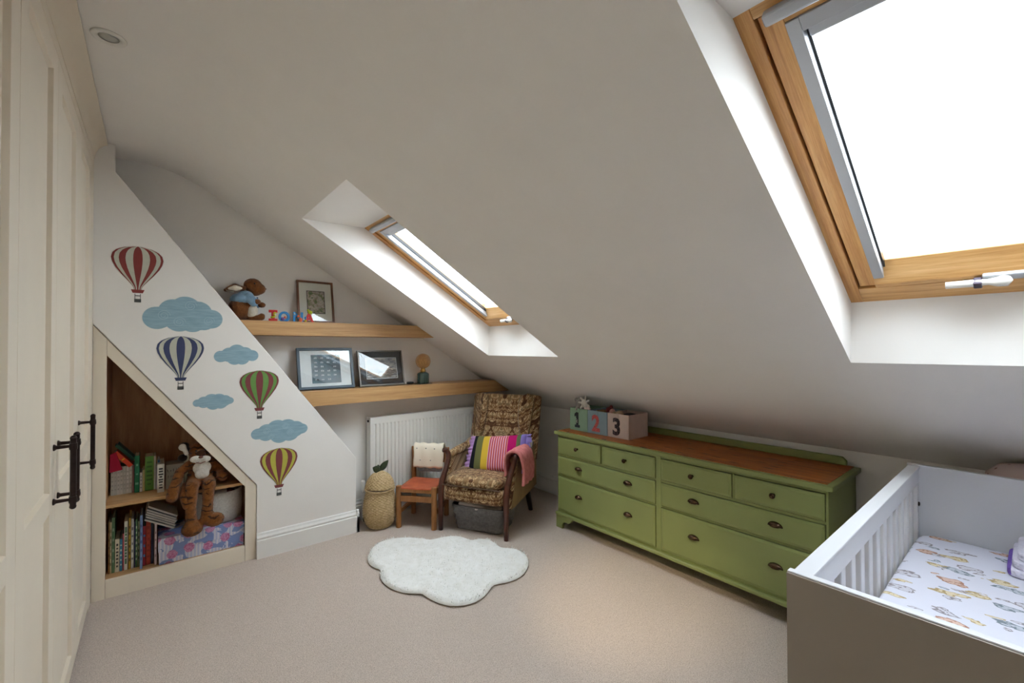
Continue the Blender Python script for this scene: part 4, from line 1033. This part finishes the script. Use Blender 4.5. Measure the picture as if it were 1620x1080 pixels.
def pear():
    st = NT('seagrass', .85, spec=.15); st.col(st.ramp(st.noise(st.coord((1, 1, 2)), 55, 4, .7), [(.3, sc((166, 138, 98))), (.5, sc((204, 178, 134))), (.72, sc((226, 204, 166)))]))
    t = thing('pear_basket', 'woven seagrass basket shaped like a pear with green leaves', 'basket', (1.392, 3.322, 0))
    body = smooth_prof([(.070, .0), (.094, .010), (.120, .06), (.129, .125), (.121, .20), (.106, .262), (.102, .288)])
    B().lathe(prof_interp(body, 64), (0, 0, 0), 150, fn=weave(22, .006)).out('basket_body', st.m, t, smooth=True, world=False)
    B().lathe([(.0, .289), (.100, .289), (.103, .285)], (0, 0, 0), 60).out('inner_cover', darkwood, t, world=False)
    T = Matrix.Rotation(math.radians(-5), 3, 'X') @ Matrix.Rotation(math.radians(4), 3, 'Y')
    lid = smooth_prof([(.108, .0), (.110, .015), (.101, .055), (.080, .092), (.048, .122), (.018, .137), (.0, .139)])
    l = B().lathe(prof_interp(lid, 34), (0, 0, .294), 150, M=T, fn=lambda a, z, j, k: (weave(22, .006)(a, z, j, k) if z < .12 else 0)).out('lid', st.m, t, smooth=True, world=False)
    for zz, rr in ((.284, .105), (.297, .112)):
        B().tube([(rr*math.cos(2*PI*i/48), rr*math.sin(2*PI*i/48), zz+(.004*math.sin(2*PI*i/48) if zz > .29 else 0)) for i in range(49)], .0055, 8).out('rim_braid', st.m, l if zz > .29 else t, smooth=True, world=False)
    lf = fur('knitted_leaf_green', (44, 56, 36), (72, 84, 58), 90, .5)
    B().tube([(0, 0, .422), (-.002, 0, .445), (-.006, 0, .468), (-.018, 0, .480)], [.006, .006, .0065, .005], 8).out('stalk', lf, l, smooth=True, world=False)
    def leaf(dx, dz, ln, w):
        b = B(); n = 10; rows = []
        d = Vector((dx*.77, -dx*.64*0, dz)).normalized(); sd = Vector((-d.z, 0, d.x))
        for i in range(n+1):
            f = i/n; ww = w*math.sin(PI*(f**.8))**.8+.001; c = Vector((0, -.008, .434))+d*ln*f
            rows.append([b.bm.verts.new(c+sd*ww*k+Vector((0, .004*abs(k)-.008*f, 0))) for k in (-1, -.5, 0, .5, 1)])
        for i in range(n):
            for k in range(4): b.bm.faces.new((rows[i][k], rows[i][k+1], rows[i+1][k+1], rows[i+1][k]))
        o = b.out('leaf', lf, l, smooth=True, world=False); m = o.modifiers.new('s', 'SOLIDIFY'); m.thickness = .004
    leaf(.8, .72, .098, .026); leaf(-1, .45, .074, .027)
pear()

# ------------------------------------------------------------------ small wooden chair with a cardigan
def small_chair():
    rz = math.atan2(-.222, .19)
    t = thing('child_chair', 'low honey-wood child chair with orange leather seat, beside the pear basket', 'chair', (1.587, 3.088, 0), rz)
    w, d = .145, .30; P = dict(world=False)
    for s in (-1, 1):
        B().tube([(s*w, 0, 0), (s*w, 0, .325)], .021, 12).out('leg', chairwood, t, smooth='auto', bev=.003, **P)
        B().tube([(s*w, d, 0), (s*w, d, .34), (s*w, d+.012, .565)], .0205, 12).out('leg', chairwood, t, smooth='auto', bev=.003, **P)
        B().box(s*w-.010, s*w+.010, .015, d-.015, .262, .305).out('seat_rail', chairwood, t, bev=.003, **P)
        B().box(s*w-.008, s*w+.008, .015, d-.015, .10, .135).out('stretcher', chairwood, t, bev=.003, **P)
    B().box(-w+.01, w-.01, -.009, .009, .205, .25).out('front_rail', chairwood, t, bev=.003, **P)
    B().box(-w+.01, w-.01, -.008, .010, .275, .302).out('seat_bar', chairwood, t, bev=.003, **P)
    B().box(-w+.01, w-.01, d-.008, d+.008, .262, .302).out('back_rail', chairwood, t, bev=.003, **P)
    B().box(-w+.01, w-.01, d+.0, d+.018, .44, .545).out('back_slat', chairwood, t, bev=.003, **P)
    lm = NT('orange_leather', .45); lm.col(lm.ramp(lm.noise(lm.coord(), 14, 4), [(.3, sc((178, 82, 52))), (.7, sc((206, 108, 72)))])); lm.bump(lm.noise(lm.coord(), 160, 2), .15, .002)
    b = B(); n = 12; rows = []
    for i in range(n+1):
        f = i/n; rows.append([b.bm.verts.new((-w+.004+(2*w-.008)*k/n, -.008+(d+.005)*f, .310-.010*math.sin(PI*k/n)*math.sin(PI*(.1+.8*f)))) for k in range(n+1)])
    for i in range(n):
        for k in range(n): b.bm.faces.new((rows[i][k], rows[i][k+1], rows[i+1][k+1], rows[i+1][k]))
    o = b.out('seat', lm.m, t, smooth=True, **P); m = o.modifiers.new('s', 'SOLIDIFY'); m.thickness = .005
    # cardigan folded over the back
    cm = NT('cream_knit', .95, spec=.1); s = cm.sep(cm.coord())
    cm.col(cm.mix(cm.ramp(cm.math('ADD', s[2], cm.math('MULTIPLY', cm.noise(cm.coord(), 14, 2), .03)), [(.395, (1, 1, 1, 1)), (.43, (0, 0, 0, 1))]), sc((246, 236, 216)), sc((224, 172, 138))))
    cm.bump(cm.noise(cm.coord((1, 1, 1)), 180, 2), .4, .003)
    c = thing('cardigan', 'cream knitted cardigan with peach edge folded over the child chair back', 'clothing', (1.587, 3.088, 0), rz)
    b = B(); n = 22; k_ = 16; rows = []
    prof = [(.268, .40), (.266, .47), (.268, .54), (.278, .575), (.297, .588), (.318, .58), (.334, .56), (.338, .50), (.340, .44)]
    prof = smooth_prof(prof, 1)
    for j, (y, z) in enumerate(prof):
        rows.append([b.bm.verts.new((-.128+.256*i/n+(.004*math.sin(z*40)), y-(.0022*math.sin(i*.75+1)), z+.004*math.sin(i*.9+j*.2)-(.02 if i < 3 and z < .45 else 0)*0)) for i in range(n+1)])
    for j in range(len(prof)-1):
        for i in range(n): b.bm.faces.new((rows[j][i], rows[j][i+1], rows[j+1][i+1], rows[j+1][i]))
    o = b.out('knit', cm.m, c, smooth=True, **P); m = o.modifiers.new('s', 'SOLIDIFY'); m.thickness = .012; m.offset = 1
    bd = plain('grey_sequin', (120, 116, 112), .5)
    for (x, z) in ((-.10, .56), (-.02, .562), (.055, .56), (-.07, .463), (.02, .463), (.095, .463)): B().sph((x, .257, z), (.006, .003, .004), 8, 5).out('button', bd, c, smooth=True, **P)
    B().puff(-.10, .115, .272, .290, .365, .42, e=6, n=8).out('lining', plain('grey_blue_lining', (140, 150, 158), .9, var=.25, vscale=60), c, smooth=True, **P)
small_chair()

# ------------------------------------------------------------------ wing armchair
CH = Vector((1.855, 2.709, 0)); CR = math.atan2(-.87, .49)
def damask():
    t = NT('brown_damask_velvet', .75, spec=.25); s = t.sep(t.coord())
    u = t.math('PINGPONG', t.math('ADD', s[0], 1.0), .1); v = t.math('SUBTRACT', s[2], t.math('MULTIPLY', s[1], .8))
    vec = t.comb(u, v, t.math('MULTIPLY', s[2], .0))
    n1 = t.noise(vec, 10, 3, .5, 2.0); n2 = t.noise(vec, 19, 2, .5, 2.2)
    base = t.ramp(n1, [(.30, sc((62, 38, 22))), (.42, sc((104, 68, 40))), (.50, sc((150, 114, 76))), (.60, sc((136, 112, 80))), (.72, sc((84, 54, 32)))])
    lines = t.ramp(n2, [(.455, (0, 0, 0, 1)), (.485, (1, 1, 1, 1)), (.515, (1, 1, 1, 1)), (.545, (0, 0, 0, 1))])
    gate = t.math('MULTIPLY', lines, t.math('GREATER_THAN', n1, .43))
    c = t.mix(t.math('MULTIPLY', gate, .9), base, sc((212, 184, 142)))
    t.col(c); t.bump(n2, .25, .004); t.b.inputs['Sheen Weight'].default_value = .35; t.b.inputs['Sheen Roughness'].default_value = .4; return t.m
def armchair():
    dm = damask(); P = dict(world=False)
    t = thing('wing_armchair', 'old wing armchair in brown damask with dark curved wooden arms', 'armchair', CH, CR)
    side = plain('worn_tan_velvet', (150, 124, 84), .85, var=.15, vscale=8)
    for s in (-1, 1):
        x = s*.272
        pts = [(x, 0, 0), (x, 0, .12), (x, 0, .30), (x, .025, .38), (x, .085, .455), (x+s*.006, .130, .515), (x+s*.012, .142, .555), (x+s*.026, .128, .583), (x+s*.040, .105, .585)]
        B().tube(pts, [.017, .020, .023, .023, .021, .021, .022, .022, .018], 12, flat=.9).out('arm_post', darkwood, t, smooth=True, **P)
        B().tube([(s*.235, .555, .30), (s*.24, .575, .16), (s*.245, .64, 0)], [.026, .024, .019], 8).out('back_leg', plain('ebonised_leg', (28, 16, 14), .35), t, smooth='auto', **P)
        # padded arm: side profile in y,z given thickness
        prof = [(.06, .30), (.11, .42), (.150, .50), (.158, .545), (.20, .560), (.34, .555), (.50, .56), (.62, .60), (.62, .235), (.40, .225), (.10, .215), (.02, .22)]
        a = B().prism([(x-s*.022 if 0 else s*.250, y, z) for y, z in prof], (s*.050, 0, 0)).out('arm', dm if s < 0 else dm, t, bev=.016, seg=3, smooth=True, **P)
        B().tube([(s*.275, .145, .545), (s*.278, .30, .548), (s*.272, .46, .555), (s*.262, .56, .60)], [.030, .038, .038, .035], 12).out('arm_roll', dm, t, smooth=True, **P)
        B().prism([(s*.3005, y, z) for y, z in prof], (s*.004, 0, 0)).out('outer_panel', side, t, bev=.002, **P)
    B().puff(-.262, .262, -.022, .56, .232, .352, e=9, n=12).out('seat_rail', dm, t, smooth=True, **P)
    B().puff(-.246, .246, -.035, .47, .352, .425, e=5, n=16, crown=.25).out('seat_cushion', dm, t, smooth=True, **P)
    B().tube([(-.24, -.036, .362), (.24, -.036, .362)], .005, 6).out('piping', plain('brown_piping', (84, 56, 36), .7), t, **P)
    T = Matrix.Translation((0.0, .50, .36)) @ Matrix.Rotation(math.radians(-15.5), 4, 'X')
    # tapered back, wider at the top
    b = B(); b.puff(-.27, .27, 0, .12, -.06, .655, e=7, n=16)
    for v in b.bm.verts: v.co.x *= .86+.24*max(0, v.co.z)/.65
    for v in b.bm.verts: v.co.y += .03*(1-(v.co.x/.28)**2)*.0-.018*math.cos(v.co.x*5); v.co = T @ v.co
    b.out('backrest', dm, t, smooth=True, **P)
    for s in (-1, 1):
        B().tube([T @ Vector((s*.232, -.026, .10)), T @ Vector((s*.262, -.03, .40)), T @ Vector((s*.285, -.022, .62))], .006, 6).out('piping', plain('tan_piping', (132, 104, 70), .8), t, smooth=True, **P)
        W = T @ Matrix.Translation((s*.262, .055, 0)) @ Matrix.Rotation(-s*math.radians(52), 4, 'Z')
        pr = [(-.03, .13), (-.085, .20), (-.125, .32), (-.150, .44), (-.155, .55), (-.14, .635), (-.08, .66), (.05, .655), (.05, .10)]
        b = B().prism([(-.027, y, z) for y, z in pr], (.054, 0, 0), M=None)
        for v in b.bm.verts: v.co = W @ Vector((v.co.x+s*.02, v.co.y, v.co.z))
        b.out('wing', dm, t, bev=.022, seg=4, smooth=True, **P)
armchair()
def cushion():
    cm = NT('striped_cotton', .85, spec=.15); s = cm.sep(cm.coord()); X0, WD = -.235, .47
    f = cm.math('DIVIDE', cm.math('SUBTRACT', s[0], X0), WD)
    st = [(0, (30, 30, 38)), (.115, (104, 106, 66)), (.245, (214, 178, 62)), (.37, (232, 150, 150)), (.715, (176, 22, 98)), (.87, (92, 108, 70)), (.935, (134, 118, 186))]
    base = cm.ramp(f, [(p, sc(c)) for p, c in st], 'CONSTANT')
    pin = cm.math('PINGPONG', cm.math('MULTIPLY', f, 40), 1)
    band = cm.math('MULTIPLY', cm.math('GREATER_THAN', f, .37), cm.math('LESS_THAN', f, .715))
    pc = cm.ramp(cm.math('FRACT', cm.math('MULTIPLY', f, 23)), [(0, sc((198, 84, 60))), (.35, sc((236, 178, 188))), (.7, sc((160, 90, 130)))], 'CONSTANT')
    cm.col(cm.mix(band, base, pc)); cm.bump(cm.noise(cm.coord(), 240, 2), .2, .002)
    t = thing('striped_cushion', 'frilled cushion with black, olive, yellow, pink and magenta stripes on the armchair', 'cushion')
    t.matrix_world = Matrix.Translation(CH) @ Matrix.Rotation(CR, 4, 'Z') @ Matrix.Translation((.085, .235, .405)) @ Matrix.Rotation(math.radians(-6), 4, 'Y') @ Matrix.Rotation(math.radians(-30), 4, 'X')
    b = B(); n = 20; h = .315; top = []; bot = []
    for j in range(n+1):
        rt, rb = [], []
        for i in range(n+1):
            u, v = 2*i/n-1, 2*j/n-1; th = .052*((1-u**6)*(1-v**6))**.5*(1-.35*(u*u+v*v)/2)
            pin_ = 1-.035*(1-v*v)*abs(u)*0; xx = WD/2*u*(1-.03*(1-v*v)*0-.03*(v*v)); zz = h/2+h/2*v*(1-.05*(1-u*u)*1)
            xx += .012*v
            rt.append((xx, -th-.004, zz)); rb.append((xx, th+.004, zz))
        top.append([b.bm.verts.new(p) for p in rt]); bot.append([b.bm.verts.new(p) for p in rb])
    for j in range(n):
        for i in range(n):
            b.bm.faces.new((top[j][i], top[j][i+1], top[j+1][i+1], top[j+1][i])); b.bm.faces.new((bot[j][i], bot[j+1][i], bot[j+1][i+1], bot[j][i+1]))
    for j in range(n):
        for i in (0, n): b.bm.faces.new((top[j][i], top[j+1][i], bot[j+1][i], bot[j][i]))
    for i in range(n):
        for j in (0, n): b.bm.faces.new((top[j][i], top[j][i+1], bot[j][i+1], bot[j][i]))
    b.out('cushion_body', cm.m, t, smooth=True, world=False)
    for s_, c in ((-1, (190, 150, 204)), (1, (140, 124, 192))):
        b = B(); N = 60; rows = []
        for j in range(N+1):
            z = h*j/N; ph = j*1.05; wv = .05*(1+.12*math.sin(ph*.5))
            rows.append([b.bm.verts.new((s_*(WD/2-.012+wv*k*.0 + (wv*k))+.012*(2*z/h-1), .010*math.sin(ph)*k, z+(.006*math.sin(ph*.7)*k))) for k in (0, .35, .7, 1)])
        for j in range(N):
            for k in range(3): b.bm.faces.new((rows[j][k], rows[j][k+1], rows[j+1][k+1], rows[j+1][k]))
        o = b.out('frill', plain('frill_lilac_%d' % (s_+1), c, .85), t, smooth=True, world=False); m = o.modifiers.new('s', 'SOLIDIFY'); m.thickness = .003
cushion()
def pink_blanket():
    km = NT('pink_knit', .95, spec=.1); s = km.sep(km.coord())
    km.col(km.ramp(km.noise(km.coord(), 30, 3), [(.3, sc((204, 118, 118))), (.7, sc((226, 146, 142)))]))
    w = km.new('ShaderNodeTexWave'); w.inputs['Scale'].default_value = 60; w.bands_direction = 'Z'; w.inputs['Distortion'].default_value = 1; km.l.new(km.coord(), w.inputs['Vector']); km.bump(w.outputs['Fac'], .5, .003)
    t = thing('pink_blanket', 'pink knitted baby blanket draped over the armchair arm', 'blanket', CH, CR)
    b = B(); n = 18; prof = smooth_prof([(.226, .43), (.226, .53), (.232, .585), (.26, .612), (.30, .617), (.335, .60), (.352, .56), (.356, .47), (.358, .375)], 2); rows = []
    for j, (x, z) in enumerate(prof):
        fz = max(0, (z-.37)/.25)
        rows.append([b.bm.verts.new((x+.004*math.sin(i*1.1)*(1-fz), .105+.245*i/n+(.01*math.sin(z*30)), z-(.015 if x < .24 else 0)*i/n*0+.003*math.sin(i*.8))) for i in range(n+1)])
    for j in range(len(prof)-1):
        for i in range(n): b.bm.faces.new((rows[j][i], rows[j][i+1], rows[j+1][i+1], rows[j+1][i]))
    o = b.out('knit', km.m, t, smooth=True, world=False); m = o.modifiers.new('s', 'SOLIDIFY'); m.thickness = .016; m.offset = 1
    b = B(); r = random.Random(2)
    for i in range(9): b.sph((.372, .155, .39+i*.022), (.004, .006, .006), 8, 5)
    o = b.out('lace_edge', km.m, t, smooth=True, world=False); o['kind'] = 'stuff'
pink_blanket()
def low_basket():
    gm = plain('grey_wicker', (112, 108, 106), .8, var=.2, vscale=60, bump=.3)
    t = thing('wicker_basket', 'grey woven basket pushed under the armchair', 'basket', CH, CR)
    b = B(); NP, NR = 160, 16; zt, zb = .188, .004
    def ring(f, off):
        hx, hy = .19+.032*f, .135+.022*f; pts = []
        for k in range(NP):
            a = 2*PI*k/NP; c, s = math.cos(a), math.sin(a); e = .22
            x = hx*(abs(c)**e)*(1 if c > 0 else -1); y = hy*(abs(s)**e)*(1 if s > 0 else -1); L = math.hypot(c, s)
            pts.append((.012+x+c*off(k), .20+y+s*off(k)))
        return pts
    # even spacing along the rounded rectangle
    def even(P, m):
        ln = [0]
        for i in range(len(P)): q = P[(i+1) % len(P)]; ln.append(ln[-1]+math.hypot(q[0]-P[i][0], q[1]-P[i][1]))
        out = []; j = 0
        for i in range(m):
            s = ln[-1]*i/m
            while ln[j+1] < s: j += 1
            f = (s-ln[j])/(ln[j+1]-ln[j]+1e-9); a, q = P[j], P[(j+1) % len(P)]; out.append((a[0]+f*(q[0]-a[0]), a[1]+f*(q[1]-a[1])))
        return out
    rows = []
    for j in range(NR+1):
        f = j/NR; base = even(ring(f, lambda k: 0), NP); row = []
        for k, (x, y) in enumerate(base):
            d = Vector((x-.012, y-.2)).normalized(); am = .0075*math.cos(2*PI*k/10+(PI if (j//2) % 2 else 0))*(1 if j % 2 else .1)
            row.append(b.bm.verts.new((x+d.x*am, y+d.y*am, zb+(zt-zb)*f)))
        rows.append(row)
    for j in range(NR):
        for k in range(NP): b.bm.faces.new((rows[j][k], rows[j][(k+1) % NP], rows[j+1][(k+1) % NP], rows[j+1][k]))
    b.bm.faces.new(rows[0][::-1])
    o = b.out('woven_body', gm, t, smooth=True, world=False); m = o.modifiers.new('s', 'SOLIDIFY'); m.thickness = .006; m.offset = -1
    rim = even(ring(1, lambda k: 0), 80); B().tube([(x, y, zt) for x, y in rim]+[(rim[0][0], rim[0][1], zt)], .006, 8).out('rim', gm, t, smooth=True, world=False)
    blob('folded_muslin', [((-.09, .085, .188), (.075, .04, .030)), ((.0, .085, .176), (.06, .04, .028)), ((.10, .12, .145), (.06, .06, .03)), ((0, .2, .14), (.16, .10, .03))], plain('white_muslin', (214, 206, 200), .95), t, .008, 3, world=False)
low_basket()

# ------------------------------------------------------------------ numbered boxes on the dresser
Z0 = .7522
NM = Matrix(((0, 0, -1, 0), (-1, 0, 0, 0), (0, 1, 0, 0), (0, 0, 0, 1)))
def num_box(ya, yb, c, digit, dc, dots, words):
    x0, x1, h = 2.575, 2.81, .172; yc = (ya+yb)/2
    t = thing('fabric_box', words, 'box', ((x0+x1)/2, yc, Z0), 0, 'numbered fabric boxes on the dresser')
    m = plain('felt_%s' % digit, c, .9, var=.04, vscale=20, bump=.15, bscale=250); th = .005
    B().box(x0, x1, yb, ya, Z0, Z0+th).out('box_base', m, t)
    for q in ((x0, x0+th, yb, ya), (x1-th, x1, yb, ya), (x0+th, x1-th, yb, yb+th), (x0+th, x1-th, ya-th, ya)):
        B().box(q[0], q[1], q[2]+.0005, q[3]-.0005, Z0+th, Z0+h).out('box_wall', m, t, bev=.0015)
    lx, ly = x0-(x0+x1)/2, .012
    nm = plain('numeral_%s' % digit, dc, .7)
    if digit == '1':
        pts = [(-.030, .024), (.034, .024), (.034, .044), (.016, .044), (.016, .145), (-.008, .145), (-.034, .128), (-.034, .106), (-.014, .114), (-.014, .044), (-.030, .044)]
        n = B().prism([(lx-.0018, ly-x*.8, z) for x, z in pts], (.0016, 0, 0)).out('numeral', nm, t, world=False)
    else: n = textmesh('numeral', digit, .165, .0008, nm, t, Matrix.Translation((lx-.001, ly, .024)) @ NM, .0058, .9)
    b = B(); r = random.Random(int(digit)*11)
    bm = bmesh.new(); bm.from_mesh(n.data); bm.faces.ensure_lookup_table()
    fr = [f for f in bm.faces if f.normal.x < -.9]; ar = sum(f.calc_area() for f in fr)
    for f in fr:
        k = max(0, int(f.calc_area()/ar*24+r.random()))
        vs2 = [v.co for v in f.verts]
        for _ in range(k):
            ws = [r.random() for _ in vs2]; sm_ = sum(ws); p = sum((v*w for v, w in zip(vs2, ws)), Vector())/sm_
            b.sph((p.x-.0006, p.y, p.z), (.0006, .0023, .0023), 6, 4)
    bm.free()
    o = b.out('numeral_dots', plain('dots_%s' % digit, dots, .7), n, world=False); o['kind'] = 'stuff'
    B().prism([(x0-.003, yc-.012, Z0+h-.03), (x0-.003, yc+.012, Z0+h-.03), (x0-.003, yc+.007, Z0+h+.002), (x0-.003, yc-.007, Z0+h+.002)], (.002, 0, 0)).out('pull_tab', m, t)
    return t
num_box(2.385, 2.207, (146, 178, 150), '1', (28, 34, 44), (200, 206, 196), 'mint green fabric box with a dark spotted number one')
num_box(2.203, 2.018, (138, 160, 172), '2', (206, 92, 88), (60, 50, 70), 'blue-grey fabric box with a coral number two')
num_box(2.014, 1.828, (206, 186, 176), '3', (40, 26, 36), (150, 120, 130), 'pale pink fabric box with a dark spotted number three')
wt = fur('toy_white', (196, 190, 182), (226, 220, 212), 60, .4); gt = fur('toy_grey', (150, 144, 140), (180, 174, 168), 60, .4)
t = thing('crochet_toy', 'white crocheted flower toy poking out of the mint box', 'soft toy', (2.615, 2.28, .95), 0, 'toys in the numbered boxes')
sh = [((2.615, 2.262, .965), (.03, .03, .03))]
for i in range(7):
    a = 2*PI*i/7; sh.append(((2.612, 2.262, .965), .012, (2.605, 2.262+.052*math.cos(a), .968+.050*math.sin(a)), .010))
blob('toy_body', sh, wt, t, .004, 2, .001)
t = thing('plush_toy', 'grey plush toy with round ears behind the white flower toy', 'soft toy', (2.63, 2.34, .94), 0, 'toys in the numbered boxes')
blob('toy_body', [((2.63, 2.335, .965), (.03, .03, .03)), ((2.62, 2.358, .985), (.017, .014, .017)), ((2.62, 2.318, .992), (.017, .014, .017)), ((2.60, 2.325, .945), .013, (2.572, 2.315, .915), .010), ((2.64, 2.33, .90), (.05, .04, .05))], gt, t, .005, 2, .001)
def fill(name, words, c, shapes):
    t = thing(name, words, 'soft toy', shapes[0][0], 0, 'toys in the numbered boxes'); m = plain('toyfill_%d_%d_%d' % c, c, .9, var=.15, vscale=60)
    blob('toy_body', shapes, m, t, .005, 2, .001)
fill('plush_toy', 'dark red knitted toy in the blue-grey box', (104, 26, 30), [((2.64, 2.04, .93), (.035, .03, .03)), ((2.64, 2.03, .955), (.015, .012, .02))])
fill('plush_toy', 'brown and mustard soft toy in the blue-grey box', (134, 100, 58), [((2.63, 2.10, .915), (.03, .035, .018)), ((2.62, 2.135, .918), (.015, .02, .01))])
fill('plush_toy', 'dusty pink soft toy between the second and third box', (190, 140, 130), [((2.615, 2.000, .925), (.024, .022, .026))])
fill('plush_toy', 'white soft toy spilling over the edge of the mint box', (214, 196, 190), [((2.60, 2.225, .928), (.018, .035, .014)), ((2.585, 2.20, .934), (.012, .02, .010))])
fill('plush_toy', 'cream ball-shaped soft toy in the pale pink box', (180, 158, 130), [((2.63, 1.945, .918), (.028, .028, .024)), ((2.60, 1.972, .925), (.012, .013, .012))])
fill('plush_toy', 'dark grey soft toy filling the back of the pale pink box', (52, 52, 54), [((2.70, 1.91, .895), (.07, .06, .025)), ((2.66, 1.875, .90), (.04, .03, .02))])
fill('plush_toy', 'slate grey soft toy at the back of the blue-grey box', (70, 78, 82), [((2.70, 2.12, .90), (.06, .07, .022))])

# ------------------------------------------------------------------ rooftop aerial seen through the glass
def aerial():
    m = plain('aerial_metal', (60, 62, 66), .5)
    t = thing('outside_aerial', 'thin television aerial outside, low behind the large roof window', 'aerial', (21.9, 1.9, 0))
    B().tube([(21.9, 1.9, 0), (21.9, 1.9, 4.9)], .02, 6).out('mast', m, t)
    B().tube([(21.9, 2.55, 4.96), (21.9, 1.62, 4.94)], .014, 6).out('boom', m, t)
    for i in range(5): B().tube([(21.9, 1.68+i*.09, 4.87), (21.9, 1.68+i*.09, 5.02)], .009, 5).out('element', m, t)
aerial()
